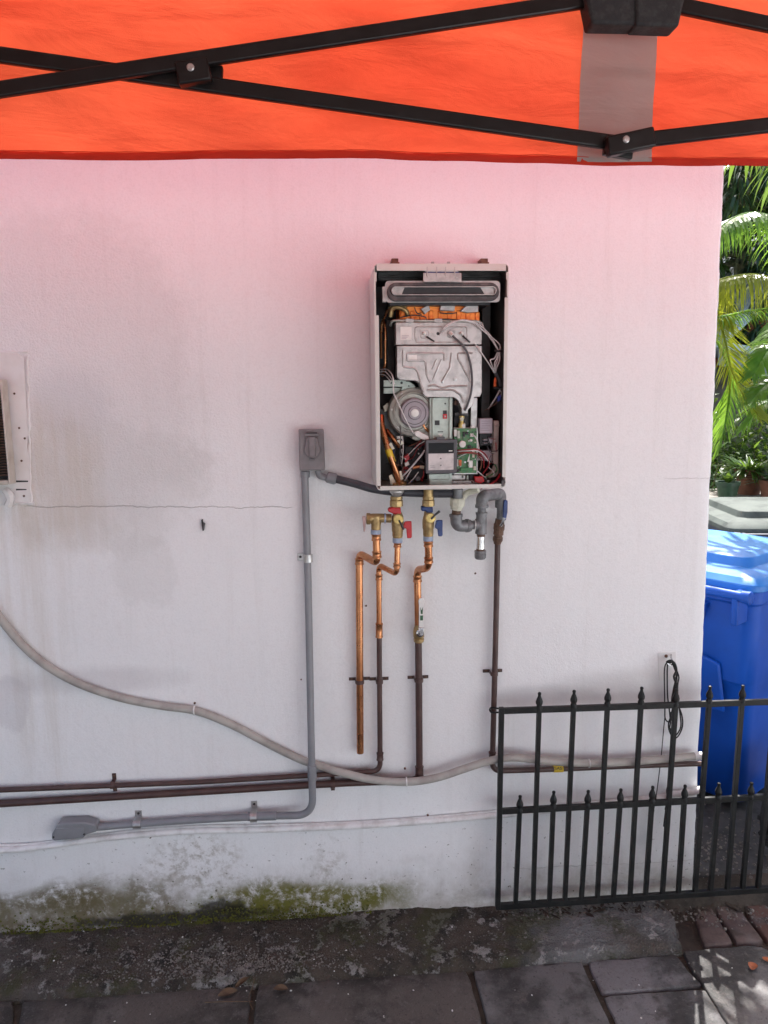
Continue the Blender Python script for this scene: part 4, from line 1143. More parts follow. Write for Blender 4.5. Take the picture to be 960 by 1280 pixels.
# wires at the right
for p, mt, r_ in (([(571.5, 563, .195), (585, 562, .215), (598, 562, .215), (608, 570, .21), (611, 580, .2), (606, 589, .19), (602, 593, .18)], REDW, .0017),
                  ([(571.5, 564.5, .195), (585, 563.5, .218), (598, 564, .218), (606, 571, .213), (612, 578, .2)], WIRE, .0016),
                  ([(571.5, 566.5, .195), (585, 565.5, .215), (597, 567, .213), (604, 573, .205), (605, 585, .19)], REDW, .0016),
                  ([(571.5, 568.5, .195), (583, 566.5, .213), (596, 568.5, .21), (602, 577, .2), (600, 588, .18)], BROWNW, .0016),
                  ([(572, 572, .195), (578, 569, .205), (586, 566, .2)], WIRE, .0012),
                  ([(590.5, 543.5, .195), (594, 546, .2), (597, 552, .2), (599, 563, .2)], WIRE, .0017),
                  ([(596, 588, .19), (603, 594, .19), (608, 598, .18)], WIRE, .0016),
                  ([(618, 579, .17), (621, 588, .17), (613, 594, .18), (606, 597, .18)], GREENW, .0018),
                  ([(600, 609, .18), (610, 606.5, .19), (620, 601, .19), (627.5, 589, .18)], RED, .0023),
                  ([(601, 611, .17), (612, 605, .17), (622, 597, .17), (627, 580, .15)], REDW, .0016),
                  ([(609, 583, .16), (614, 579, .16), (617, 574, .15)], REDW, .0014)):
    obj('wire', MB().tube(spline(PX(p), 6), r_, 7), mt, heater)
obj('ignition_module', pbox(599.5, 523, 616, 542, .19, .13), MAUVE, heater, bevel=0.002)
for i in range(5):
    y = 526 + 2.9*i
    obj('print_line', pbox(602 - (i > 2)*1.5, y, 612.5 - (i % 2)*2, y+.9, .1906, .189), MOTOR, heater)
obj('module_mount', pbox(599.5, 542.3, 616, 557, .16, .12), DARK, heater, bevel=0.001)
for (x0, y0, x1, y1) in ((604.5, 549, 609.5, 551), (604.5, 553, 609.5, 554.8), (611, 546.5, 616, 554)):
    obj('terminal_block', pbox(x0, y0, x1, y1, .172, .158), MAUVE, heater, bevel=0.001)
obj('transformer', pbox(600, 563, 615.5, 576, .165, .12), MAUVE, heater, bevel=0.002)
tan = obj('plastic_column', pbox(617, 526, 623.5, 580, .185, .15), TAN, heater, bevel=0.002)
obj('column_boss', MB().lathe(P(621.5, 531.5, .186), (0,-1,0), [(-.002,.006),(.003,.0055),(.0036,.003)], 14), TAN, tan)
a = [P(x, y, .17) for x, y in ((607, 593), (614, 590), (617, 582), (623.5, 576), (623.5, 592), (620, 596), (611, 597.5))]
obj('drip_guard', MB().prism(a, (0, .01, 0)), TAN, heater, bevel=0.002)
obj('red_connector', MB().prism(PX([(x, y, .195) for x, y in ((593, 596), (604, 595.5), (606, 602), (601, 604.5), (594.5, 603))]), (0, .016, 0)), RED, heater, bevel=0.002)
for p, mt in (([(608, 410, .2), (615, 418, .21)], WIRE),):
    pass
# white wire loom down the right wall
for k, p in enumerate(([(549.5, 418.5, .2), (556, 409, .215), (567, 402, .215), (580, 401, .213), (594, 405, .21), (607, 416, .205), (620, 426, .2), (625, 432, .2), (624.5, 438, .2)],
          [(552, 415, .203), (565, 404, .217), (578, 400, .215), (592, 402.5, .212), (604, 410, .208), (614, 421, .2), (622, 436, .2)],
          [(603, 405, .2), (606, 413, .2), (616, 427, .2), (623, 438, .2)], [(594, 430, .2), (601, 440, .205), (610, 453, .2), (618, 466, .19)],
          [(623.5, 440, .2), (621, 448, .2), (618, 455, .2), (618.5, 466, .19)], [(624.5, 440, .2), (624.5, 450, .2), (621, 459, .2), (619.5, 466, .19)],
          [(622, 440, .2), (618, 448, .2), (613, 450, .2), (615, 457, .2), (618, 464, .19)], [(623, 440, .195), (622, 450, .2), (619, 458, .2), (619, 466, .19)])):
    obj('loom_wire', MB().tube(spline(PX(p), 6), .0017, 7), WIRE, heater)
obj('loom_wire', MB().tube(spline(PX([(597, 404, .2), (605, 411, .2), (612, 421, .195), (619, 434, .19)]), 6), .0018, 7), DARK, heater)
obj('cable_tie', MB().tube(PX([(618.5, 438, .205), (623, 439, .21), (627.5, 438.5, .205)]), .0025, 8), DARK, heater)
obj('loom_sleeve', MB().tube(spline(PX([(619, 466, .19), (622.5, 473, .185), (625, 480, .18), (626, 487, .17)]), 5), .0042, 10), FRAMEC, heater)
obj('wire_nut', MB().lathe(P(618.5, 483, .19), (0.05, 0, 1), [(0,.0045),(.016,.0035),(.024,.0016)], 10), ORANGEP, heater)
obj('cable_tie', MB().tube(PX([(617, 484.5, .19), (622, 485, .195), (627, 484, .185)]), .0022, 8), DARK, heater)
for p, mt in (([(625, 487, .18), (622, 494, .18), (616, 504, .17), (610, 511, .15)], WIRE), ([(624, 488, .18), (620, 496, .18), (613, 507, .17)], WIRE),
              ([(626, 490, .17), (623, 500, .17), (616, 507, .16), (606, 513, .14)], BROWNW), ([(625, 488, .185), (627, 492, .185), (624, 500, .18)], WIRE)):
    obj('wire', MB().tube(spline(PX(p), 6), .0013, 7), mt, heater)
obj('blue_connector', MB().prism(PX([(x, y, .185) for x, y in ((622, 496), (626.5, 493), (626, 500), (622.5, 502.5))]), (0, .01, 0)), BLUEP, heater, bevel=0.001)
# dark cable over the burner plate
obj('black_lead', MB().tube(spline(PX([(563.5, 417, .207), (569, 423, .212), (577, 430, .213), (584, 441, .212), (588, 455, .212), (590, 472, .212), (589, 490, .212), (585, 504, .208), (581, 513, .2)]), 6), .0030, 9), FRAMEC, heater)
obj('lead_tip', MB().tube(PX([(562, 415.5, .203), (565.5, 419.5, .212)]), .0038, 10), WHITEP, heater)
# floor clutter
for (x0, y0, x1, y1, mt) in ((563.5, 593.5, 582, 600, GALV), (576, 593, 580, 598.5, CREAM), (583, 594, 586, 600, GALVG), (563, 600.5, 592, 606, CHROME), (588, 600, 597, 604.5, CHROME), (586.5, 593, 592.5, 601, DARK), (608, 600, 612.5, 604, GALV)):
    obj('floor_fitting', pbox(x0, y0, x1, y1, .175, .14), mt, heater, bevel=0.002)
obj('corner_bracket', MB().prism(PX([(x, y, HF+.001) for x, y in ((627.5, 600), (631, 598.5), (632, 603), (628.5, 608), (626, 608))]), (0, .004, 0)), GASKET, heater, bevel=0.001)
obj('condensate_neck', MB().tube(spline(PX([(598, 612, .13), (590, 614, .12), (583, 617, .11), (579, 622, .11)]), 6), .009, 12), CREAM, heater)

# ================================================================== ELECTRICAL
box = thing('outlet_box', 'grey weatherproof outlet box with a closed keyhole flip lid on the wall', 'outlet box', P(390, 587, 0.0))
DO = 0.05
bx = [(373, 536.5), (404.5, 536), (406.5, 587.5), (374.5, 588.5)]
obj('body', MB().prism(PX([(x, y, DO-.008) for x, y in ((374, 538), (403.5, 537.5), (405.5, 586), (375.5, 587))]), (0, DO-.010, 0)), BOXG, box, bevel=0.003)
cov = obj('cover', MB().prism(PX([(x, y, DO) for x, y in bx]), (0, .007, 0)), BOXG, box, bevel=0.003)
lid = []
for k in range(13):
    a_ = R(150 + 240*k/12); lid.append((390.5 + 10.5*math.cos(a_), 562.5 - 10.5*math.sin(a_)))
lid = [(382.7, 546.5)] + lid + [(396.8, 546.5)]
fl = obj('flip_lid', MB().prism(PX([(x, y, DO+.010) for x, y in lid]), (0, .009, 0)), BOXG, box, bevel=0.003)
obj('grip', MB().prism(PX([(x, y, DO+.017) for x, y in ((385.5, 546), (394, 546), (394.5, 571), (386.5, 571))]), (0, .006, 0)), BOXG, fl, bevel=0.002)
obj('hinge', pbox(380.5, 541.5, 399, 545.5, DO+.012, DO+.001), BOXG, box, bevel=0.002)
obj('hinge_pin', pbox(383, 540.7, 396.5, 542, DO+.0135, DO+.001), DARK, box, bevel=0.0005)
obj('latch', pbox(387.5, 573.5, 393, 576.5, DO+.006, DO), BOXG, box, bevel=0.001)

cond = thing('electrical_conduit', 'grey plastic conduit running down from the outlet box then bending along the wall base', 'conduit', P(390, 1020, 0))
path = fillet(PX([(380.8, 590, .026), (385, 720, .024), (388.5, 900, .050), (390.2, 978, .058)]), .3)
obj('riser', MB().tube(path, 0.0108, 16), PVC, cond)
path = fillet(PX([(390.2, 974, .058), (391, 1019, .056), (345, 1019.5, .040)]), .085, 12)
obj('elbow', MB().tube(path, 0.0112, 16), PVC, cond)
obj('coupling', MB().tube(PX([(390.0, 956.5, .056), (390.3, 975.5, .058)]), 0.0138, 18), PVC, cond, bevel=0.001)
obj('coupling', MB().tube(PX([(345.5, 1019.5, .040), (310, 1020.5, .032)]), 0.0136, 18), PVC, cond, bevel=0.001)
obj('run', MB().tube(spline(PX([(330, 1020.3, .034), (250, 1024.5, .026), (170, 1030, .024), (108, 1035, .024)]), 6), 0.0108, 16), PVC, cond)
obj('terminal_collar', MB().tube(PX([(381.3, 589, .026), (381.6, 597, .026)]), 0.0135, 18), PVC, cond, bevel=0.001)
# pull fitting at the end of the run
q = [(72, 1030), (78, 1029), (106, 1028), (113, 1030), (120, 1032), (121, 1040), (107, 1044), (104, 1048), (68, 1051.5), (64, 1049), (64.5, 1043)]
fit = obj('pull_fitting', MB().prism(PX([(x, y, .046) for x, y in q]), (0, .040, 0)), PVC, cond, bevel=0.004)
obj('fitting_cover', MB().prism(PX([(x, y, .0485) for x, y in ((70, 1036), (105, 1035), (106, 1043.5), (103, 1047), (68, 1050.5), (65.5, 1048))]), (0, .004, 0)), PVC, fit, bevel=0.001)
for x, y in ((66.8, 1046.5), (105, 1043)):
    obj('screw', MB().lathe(P(x, y, .0488), (0,-1,0), [(-.002,.0032),(.0005,.0032)], 10), DARK, fit)
def strap(par, px, py, vert, d, r, ear, mat, w=0.018):
    """pipe strap: a half hoop round the pipe with a flat ear"""
    c = P(px, py, d); mb = MB(); n = 10; pts = []
    ax = Vector((0, 0, 1)) if vert else Vector((1, 0, 0)); sd = Vector((1, 0, 0)) if vert else Vector((0, 0, 1))
    ro, ri = r + .0028, r + .0004
    for k in range(n+1):
        a_ = math.pi*k/n; dr = sd*math.cos(a_) + Vector((0, -1, 0))*math.sin(a_)
        for rr in (ri, ro):
            for s in (-w/2, w/2): mb.v.append(c + dr*rr + ax*s)
    for k in range(n):
        o = k*4
        mb.f += [(o, o+4, o+5, o+1), (o+2, o+3, o+7, o+6), (o, o+2, o+6, o+4), (o+1, o+5, o+7, o+3)]
    for e in ear:
        dd = sd*e
        wallc = Vector((c.x, -0.0035, c.z)) + dd*(r + 0.011)
        mb.obox(wallc, sd*0.0105, Vector((0, 0.0015, 0)), ax*(w/2-.001))
        mb.obox(c*0.5 + Vector((c.x, -0.004, c.z))*0.5 + dd*(r+.0016), sd*0.0013, Vector((0, (-c.y-.004)/2+.001, 0)), ax*(w/2-.001))
    s = obj('strap', mb, mat, par, bevel=0.0005)
    for e in ear:
        wc = Vector((c.x, -0.005, c.z)) + sd*e*(r + 0.0125)
        obj('screw', MB().lathe(wc, (0,-1,0), [(-.001,.0042),(.001,.004),(.0022,.0015)], 10), DARK if mat is ZINC else RUST, s)
    return s
strap(cond, 385.1, 697.5, True, .0245, .0108, (-1,), ZINC, .024)
strap(cond, 171.5, 1030, False, .0245, .0108, (1,), ZINC, .022)
strap(cond, 317, 1021, False, .0335, .0136, (1,), ZINC, .020)

whip = thing('flexible_conduit', 'black flexible conduit sagging from the outlet box to under the water heater', 'conduit', P(470, 612, .04))
obj('tube', MB().tube(spline(PX([(409, 596.5, .03), (425, 600, .035), (445, 605, .05), (466, 611, .07), (490, 614.5, .09), (515, 616, .10), (545, 617, .11), (566, 617, .12)]), 6), .0118, 16), FLEX, whip)
obj('elbow_connector', MB().tube(fillet(PX([(397.5, 588, .028), (399, 595, .028), (408, 597, .029)]), .014), .0095, 14), PVC, whip)
obj('gland_nut', MB().tube(PX([(408, 596, .029), (410, 596.6, .029), (419, 598.8, .033), (421, 599.3, .034)]), [.013, .0165, .0165, .0135], 18), PVC, whip, bevel=.001)

# ================================================================== PLUMBING
def coupling(par, a, b, r, mat, name='coupling'):
    a, b = P(*a), P(*b); L = (b-a).length; ax = (b-a)/L
    return obj(name, MB().lathe(a, ax, [(0, r), (0, r+.0022), (.003, r+.0022), (.0045, r+.0012), (L-.0045, r+.0012), (L-.003, r+.0022), (L, r+.0022), (L, r)], 16), mat, par)
DVv = 0.12
def union(par, px, y0, y1, r, mat=BRASS):
    a, b = P(px, y0, DVv), P(px, y1, DVv); h = (a-b).length
    obj('union_nut', MB().lathe(b, a-b, [(0, r*.8), (h*.06, r), (h*.62, r), (h*.68, r*.86), (h*.72, r*.92), (h, r*.92)], 8), mat, par, angle=30)
hv = thing('hot_water_valve', 'brass service valve with red lever handles and a pressure relief arm', 'valve', P(497, 678, DVv))
a, b = P(496, 613, DVv), P(496, 622, DVv)
obj('inlet_neck', MB().lathe(b, a-b, [(0, .011), (.006, .012), (.016, .020), ((a-b).length, .020)], 18), GALV, hv)
union(hv, 495.5, 620.5, 633.5, .0185)
obj('lever_handle', MB().prism(PX([(x, y, DVv+.012) for x, y in ((485.5, 636), (490, 634), (501, 634.5), (501.5, 643), (495, 644), (485, 639.5))]), (0, .024, 0)), RED, hv, bevel=.003)
a, b = P(497, 640, DVv), P(497, 672, DVv); L = (a-b).length
obj('valve_body', MB().lathe(b, a-b, [(0, .0135), (.006, .0150), (.016, .0150), (.020, .0165), (.034, .0168), (.040, .0175), (.060, .0165), (L, .011)], 16), BRASS, hv)
obj('relief_arm', MB().tube(PX([(489, 648, DVv), (477, 647.5, DVv), (466, 648, DVv), (459.5, 648.5, DVv), (459, 648.5, DVv)]), [.0128, .0130, .0140, .0140, .0115], 14), BRASS, hv)
obj('thread_tape', MB().tube(PX([(480.2, 647.8, DVv), (482.2, 647.8, DVv)]), .0146, 14), TAPE, hv)
a, b = P(470, 645, DVv), P(470, 663, DVv)
obj('relief_outlet', MB().lathe(b, a-b, [(0, .0125), (.005, .0135), (.016, .0135), (.022, .0155), ((a-b).length, .0150)], 14), BRASS, hv)
obj('arm_cap', MB().tube(PX([(463, 648.5, DVv), (458, 648.5, DVv)]), .0165, 8), BRASS, hv, bevel=.001)
obj('test_lever', MB().prism(PX([(x, y, DVv+.010) for x, y in ((452.8, 646.3), (457.3, 646), (458, 651), (456.3, 664.5), (454.6, 665))]), (0, .014, 0)), PINKP, hv, bevel=.0015)
obj('thread_tape', MB().tube(PX([(470, 661.8, DVv), (470, 667.5, DVv)]), .0150, 16), TAPE, hv, bevel=.001)
obj('thread_tape', MB().tube(PX([(497, 672, DVv), (497, 678.2, DVv)]), .0145, 16), TAPE, hv, bevel=.001)
def drain(par, cxp, cyp, mat, ax0, ax1, hq, d0=DVv):
    c = P(cxp, cyp, d0+.030)
    ck = obj('drain_cap', MB().lathe((c.x, c.y+.018, c.z), (-.1,-1,0.1), [(0,.010),(.008,.010),(.009,.0145),(.016,.0145),(.019,.012),(.0195,.003)], 20), YBRASS, par)
    obj('cap_strap', MB().tube([P(cxp, cyp+.5, d0+.036), P(*ax0, d0+.034), P(*ax1, d0+.030)], [.0025, .0028, .0034], 8), DARK, ck)
    obj('lever_handle', MB().prism(PX([(x, y, d0+.024) for x, y in hq]), (0, .007, 0)), mat, par, bevel=.002)
drain(hv, 498.8, 650, RED, (500.5, 653.5), (504.5, 661.5), ((505.5, 653), (507, 651.8), (514.6, 651.6), (515, 671.5), (513.5, 673), (509, 673), (508, 661), (504, 660)))
cv = thing('cold_water_valve', 'brass service valve with blue lever handles', 'valve', P(535, 676, DVv))
union(cv, 535.5, 620.5, 633, .0175)
obj('inlet_neck', MB().tube(PX([(535.5, 612, DVv), (535.5, 622, DVv)]), .0135, 14), BRASS, cv)
obj('lever_handle', MB().prism(PX([(x, y, DVv+.012) for x, y in ((527, 633.5), (541, 633), (541.5, 641), (533, 641.5), (533, 639), (527, 639))]), (0, .024, 0)), BLUE, cv, bevel=.003)
a, b = P(535.3, 639, DVv), P(535.3, 671, DVv); L = (a-b).length
obj('valve_body', MB().lathe(b, a-b, [(0, .0135), (.008, .0150), (.022, .0150), (.025, .0165), (.042, .0168), (.048, .0165), (.062, .013), (L, .011)], 16), BRASS, cv)
obj('thread_tape', MB().tube(PX([(535.3, 670, DVv), (535.3, 676, DVv)]), .0145, 16), TAPE, cv, bevel=.001)
drain(cv, 539, 648.5, BLUE, (543, 644.5), (549.5, 639), ((544, 657), (545.5, 651.5), (547, 650.2), (553.5, 650.2), (553.5, 669), (552, 670.8), (548, 670.5), (547, 662), (544, 660)))

D3 = 0.028
# relief drain: ends open above the ground
rp = thing('relief_drain_pipe', 'thick shiny copper drain pipe ending open above the brown pipes', 'pipe', P(450, 941, D3))
obj('pipe', MB().tube(fillet(PX([(470, 667, DVv), (471.5, 704, DVv), (449, 691.5, D3), (449.5, 800, D3), (450.3, 941, D3)]), .022, 7), .0108, 18), COPPER, rp)
coupling(rp, (470.2, 667, DVv), (470.5, 675.5, DVv), .0120, COPPER)
coupling(rp, (470.9, 689, DVv), (471.2, 697, DVv), .0114, COPPER)
coupling(rp, (449.2, 698, D3), (449.2, 705.5, D3), .0112, COPPER)
obj('open_end', MB().lathe(P(450.3, 940.6, D3), (0,0,-1), [(-.001,.0092),(.0008,.0092)], 16), DARK, rp)
strap(rp, 449.7, 852, True, D3, .0108, (-1, 1), OLDCOP, .012)
# hot supply
hp = thing('hot_water_pipe', 'slim copper pipe turning brown below a coupling then running along the wall', 'pipe', P(475, 960, D3))
obj('upper_pipe', MB().tube(fillet(PX([(497, 677, DVv), (496, 718, DVv), (473.5, 706, D3), (474, 795, D3)]), .022, 7), .0082, 16), COPPER, hp)
coupling(hp, (497, 678, DVv), (496.8, 684, DVv), .0095, COPPER)
coupling(hp, (496.3, 704, DVv), (496.2, 709, DVv), .0088, COPPER)
coupling(hp, (473.8, 718, D3), (473.8, 725, D3), .0088, COPPER)
obj('pipe', MB().tube(fillet(PX([(474, 793, D3), (475.2, 963.5, D3), (440, 966, .024), (250, 977.5, .020), (0, 987.5, .020), (-220, 996, .020)]), .028, 8), .0080, 16), OLDCOP, hp)
coupling(hp, (474, 779, D3), (474, 796.5, D3), .0092, COPPER)
coupling(hp, (475, 941, D3), (475.1, 950, D3), .0088, OLDCOP)
strap(hp, 474.4, 852, True, D3, .0080, (-1, 1), OLDCOP, .012)
strap(hp, 141.2, 981.5, False, .021, .0080, (-1, 1), OLDCOP, .014)
# cold supply with the white ball valve
cp = thing('cold_water_pipe', 'thick copper pipe turning brown below a ball valve with a white lever', 'pipe', P(524, 972, D3))
obj('upper_pipe', MB().tube(fillet(PX([(535.3, 675, .118), (536, 710, .106), (521.8, 712, .034), (521.8, 726, .030), (523, 788, D3)]), .026, 7), .0108, 18), COPPER, cp)
coupling(cp, (535.4, 677, .117), (535.5, 683, .116), .0118, COPPER)
coupling(cp, (535.7, 697, .112), (535.8, 703, .110), .0112, COPPER)
coupling(cp, (521.8, 720, .031), (521.9, 727, .030), .0112, COPPER)
obj('pipe', MB().tube(PX([(523, 803, D3), (523.5, 850, D3), (524.3, 972, D3)]), .0107, 18), OLDCOP, cp)
obj('pipe_run', MB().tube(spline(PX([(524.2, 966, .03), (520, 974, .026), (500, 976, .024), (415, 979.5, .022), (250, 989.5, .020), (0, 1004.5, .020), (-220, 1017, .020)]), 6), .0112, 16), OLDCOP, cp)
coupling(cp, (524.2, 958, D3), (524.3, 970, D3), .0112, OLDCOP)
bv = obj('ball_valve', MB().lathe(P(523.5, 803, D3), (0,0,1), [(0, .012), (.004, .0155), (.012, .0160), (.014, .0135), (.018, .0165), (.034, .0172), (.046, .0150), (.052, .0125), (.056, .0130)], 18), BRASS, cp)
obj('valve_nut', MB().lathe(P(525, 791, D3+.018), (0,-1,0), [(-.004, .0125), (.005, .0125), (.007, .0075), (.011, .007), (.0115, .002)], 8), CHROME, bv)
lv = obj('lever_handle', MB().prism(PX([(x, y, D3+.040) for x, y in ((523.5, 785.5), (523.7, 757), (523, 751), (525, 747.8), (528.5, 747.8), (530.5, 751), (529, 758), (529.8, 785.5))]), (0, .004, 0)), WHITEP, bv, bevel=.0012)
obj('lever_foot', MB().prism(PX([(x, y, D3+.041) for x, y in ((523, 784), (530.3, 784), (530, 794), (524, 795))]), (0, .008, 0)), CHROME, bv, bevel=.002)
for q in (((525.3, 758.5), (527, 763), (528.8, 758.5), (528.3, 767.5), (526, 767.5)), ((525.2, 769.5), (528.8, 769.3), (528.8, 775.5), (525.2, 775.7))):
    obj('mark', MB().prism(PX([(x, y, D3+.0404) for x, y in q]), (0, .0006, 0)), GPRINT, lv)
strap(cp, 523.6, 850, True, D3, .0107, (-1, 1), OLDCOP, .012)
strap(cp, 416, 979.5, False, .022, .0112, (-1, 1), OLDCOP, .014)
# gas line
gp = thing('gas_pipe', 'brown gas pipe with grey iron fittings, a capped drip leg and a blue lever valve', 'pipe', P(616, 960, D3))
def hexn(a, b, r, mat, name='hex_nut', n=6): 
    a, b = P(*a), P(*b); L = (a-b).length
    return obj(name, MB().lathe(b, a-b, [(0, r*.9), (L*.12, r), (L*.88, r), (L, r*.9)], n), mat, gp, angle=25)
DG = 0.10
obj('inlet_pipe', MB().tube(PX([(572, 611, .12), (572, 632, .118)]), .0150, 16), IRON, gp)
hexn((572, 622, .118), (571.5, 633, .116), .0215, CREAM, n=8); hexn((571.3, 631, .116), (570.5, 637, .114), .0175, CREAM, n=8)
obj('nipple', MB().tube(PX([(570.8, 635, .115), (570, 646, .112)]), .0128, 14), RUST, gp)
obj('iron_elbow', MB().tube(fillet(PX([(570, 643, .112), (570.5, 657.5, .11), (588, 657, .10)]), .024, 8), .0172, 18), IRON, gp)
obj('elbow_rim', MB().tube(PX([(570, 642.5, .112), (570.1, 646, .112)]), .0192, 18), IRON, gp, bevel=.001)
obj('elbow_rim', MB().tube(PX([(582, 657.2, .103), (586, 657, .10)]), .0190, 18), IRON, gp, bevel=.001)
obj('thread_seal', MB().tube(PX([(593.0, 656, .10), (594.4, 656, .10)]), .0150, 16), CABLE, gp)
obj('nipple', MB().tube(PX([(585, 657, .10), (597, 655.5, .10)]), .0128, 14), IRON, gp)
obj('iron_tee', MB().tube(PX([(601.8, 640.5, DG), (601.8, 645, DG), (601.6, 650, DG), (601.4, 661, DG), (601.2, 667, DG)]), [.0172, .0150, .0158, .0158, .0168], 18), IRON, gp)
obj('tee_branch', MB().tube(PX([(594.5, 656, DG), (601, 655.5, DG)]), [.0170, .0150], 18), IRON, gp)
obj('drip_nipple', MB().tube(PX([(601.2, 667, DG), (600.5, 690, DG)]), .0118, 16), CHROME, gp)
obj('thread_end', MB().tube(PX([(601.15, 667, DG), (601.1, 670.3, DG)]), .0123, 16), RUST, gp); obj('thread_end', MB().tube(PX([(600.6, 686, DG), (600.5, 689, DG)]), .0123, 16), RUST, gp)
a = P(600.4, 688, DG)
obj('drip_cap', MB().lathe(a, (0,0,-1), [(0, .0165), (.004, .0172), (.009, .0160), (.010, .0170), (.021, .0165), (.025, .0135), (.0255, .004)], 18), IRON, gp)
obj('riser_nipple', MB().tube(PX([(602, 641, DG), (602.2, 633, DG)]), .0118, 14), IRON, gp)
obj('iron_elbow', MB().tube(fillet(PX([(602.2, 634, DG), (602.5, 620.5, DG), (622, 617.5, .05)]), .024, 8), .0172, 18), IRON, gp)
obj('elbow_rim', MB().tube(PX([(602.2, 634.5, DG), (602.2, 630.5, DG)]), .0190, 18), IRON, gp, bevel=.001)
obj('thread_seal', MB().tube(PX([(618.0, 618.3, .055), (619.8, 618.1, .052)]), .0166, 16), CABLE, gp)
obj('iron_elbow', MB().tube(fillet(PX([(618, 618, .056), (626, 616.5, .040), (625.7, 634, .036)]), .020, 8), .0165, 18), IRON, gp)
obj('nipple', MB().tube(PX([(625.6, 632, .036), (625, 650, .034)]), .0108, 14), IRON, gp)
gv = obj('valve_body', MB().lathe(P(622.5, 672, .032), P(625, 647, .034)-P(622.5, 672, .032), [(0, .0120), (.008, .0130), (.010, .0155), (.022, .0150), (.026, .0170), (.040, .0168), (.044, .0145), (.057, .0135)], 10), RUST, gp, angle=30)
obj('lever_handle', MB().prism(PX([(x, y, .060) for x, y in ((629.8, 626), (632, 624.5), (634.8, 626), (634.6, 640), (632.6, 650.5), (629.8, 651), (628.4, 646))]), (0, .007, 0)), BLUE, gv, bevel=.002)
obj('lever_stem', MB().tube(PX([(626, 657, .05), (628, 654, .056), (630.5, 647, .058)]), .0045, 8), CHROME, gv)
obj('reducer', MB().lathe(P(621.6, 680, .030), P(622.5, 671, .032)-P(621.6, 680, .030), [(0, .0105), (.006, .0120), (.012, .0150), (.021, .0150)], 14), RUST, gp)
obj('pipe', MB().tube(fillet(PX([(622, 677, .030), (619.5, 800, .028), (615.2, 963.5, .028), (660, 962.5, .028), (700, 961, .026), (780, 957.6, .025), (876, 954.3, .024)]), .03, 8), .0088, 16), OLDCOP, gp)
coupling(gp, (615.4, 940, D3), (615.3, 948, D3), .0095, OLDCOP)
strap(gp, 617.8, 842, True, .028, .0088, (-1, 1), OLDCOP, .012)
# yellow tag reading GAS
tg = obj('gas_tag', MB().tube(PX([(691.8, 961.3, .0262), (703.5, 960.9, .026)]), .0104, 18), YLABEL, gp)
tc = bpy.data.curves.new('tag_lettering', 'FONT'); tc.body = 'GAS'; tc.size = .015; tc.align_x = 'CENTER'; tc.align_y = 'CENTER'; tc.extrude = .0003
tmp = bpy.data.objects.new('tag_lettering', tc); COL.objects.link(tmp)
me = bpy.data.meshes.new_from_object(tmp.evaluated_get(bpy.context.evaluated_depsgraph_get()))
bpy.data.objects.remove(tmp)
lt = bpy.data.objects.new('tag_lettering', me); COL.objects.link(lt); me.materials.append(PRINT)
lt.parent = tg; c = P(697, 961, .026 + .0112); lt.location = c - WL[tg.name] + Vector((0, 0, .0005)); lt.rotation_euler = (R(90), 0, 0)

# ================================================================== HOSE AND CABLE
hose = thing('drain_hose', 'thick beige hose drooping across the wall in a long curve', 'hose', P(500, 985, .03))
hpts = [(-160, 560, .02), (-60, 680, .02), (-20, 742, .02), (0, 772, .018), (28, 806, .016), (60, 833, .016), (100, 855, .016), (150, 872, .016), (200, 882, .016), (245, 888.5, .016), (290, 906, .016), (340, 932, .016), (375, 949, .016), (400, 957.5, .02), (425, 965, .040), (455, 972.5, .048), (490, 977, .050), (520, 976.5, .056), (550, 971, .05), (580, 961, .048), (610, 951.5, .052), (640, 947, .050), (680, 950.5, .046), (720, 953.5, .046), (770, 953, .044), (820, 949.5, .044), (876, 944.5, .044)]
obj('hose', MB().tube(spline(PX(hpts), 5), .0122, 14), HOSE, hose)
obj('hose_end', MB().tube(PX([(868, 945.2, .044), (877, 944.4, .044)]), .0128, 14), CABLE, hose)
def hclip(par, px, py, d, r, mat, up=True):
    s = 1 if up else -1
    mb = MB(); c = P(px, py, d)
    mb.tube([c + Vector((0, -(r+.001)*math.sin(R(t)), s*(r+.001)*math.cos(R(t)))) for t in range(-20, 200, 20)], .0022, 6)
    cl = obj('clip', mb, mat, par)
    e = Vector((c.x, -.004, c.z + s*(r+.006)))
    obj('nail', MB().lathe(e, (0,-1,0), [(-.003,.0034),(.002,.0034),(.003,.0015)], 10), RUST, cl)
hclip(hose, 243, 888, .016, .0122, CABLE); hclip(hose, 508, 977, .052, .0122, CABLE); hclip(hose, 736, 953.5, .045, .0122, WIRE, False)
cab = thing('white_cable', 'pair of white painted cables running low along the wall', 'cable', P(535, 1040, 0))
c1 = [(-120, 1068), (-30, 1063), (20, 1061.5), (60, 1057), (110, 1050), (170, 1043.5), (240, 1038.5), (330, 1036.5), (430, 1033), (530, 1026.5), (600, 1020.5), (700, 1011.5), (790, 1002), (868, 994)]
obj('cable', MB().tube(spline([P(x, y, .013) for x, y in c1], 6), .0105, 12), CABLE, cab)
c2 = [(-120, 1062), (-30, 1057), (20, 1056), (60, 1052.5), (115, 1045), (170, 1038.5), (240, 1033.5), (330, 1031.5), (430, 1028.5), (530, 1022), (600, 1015.5), (700, 1007), (790, 997.5), (866, 990)]
obj('cable', MB().tube(spline([P(x, y, .008) for x, y in c2], 6), .0034, 8), CABLE, cab)
hclip(cab, 535, 1025.5, .010, .0085, CABLE); hclip(cab, 187, 1042.5, .010, .0085, CABLE, False)
obj('cable_sleeve', MB().tube(PX([(838, 993, .018), (868, 989.5, .022), (880, 985, .022)]), .0105, 12), CABLE, cab)

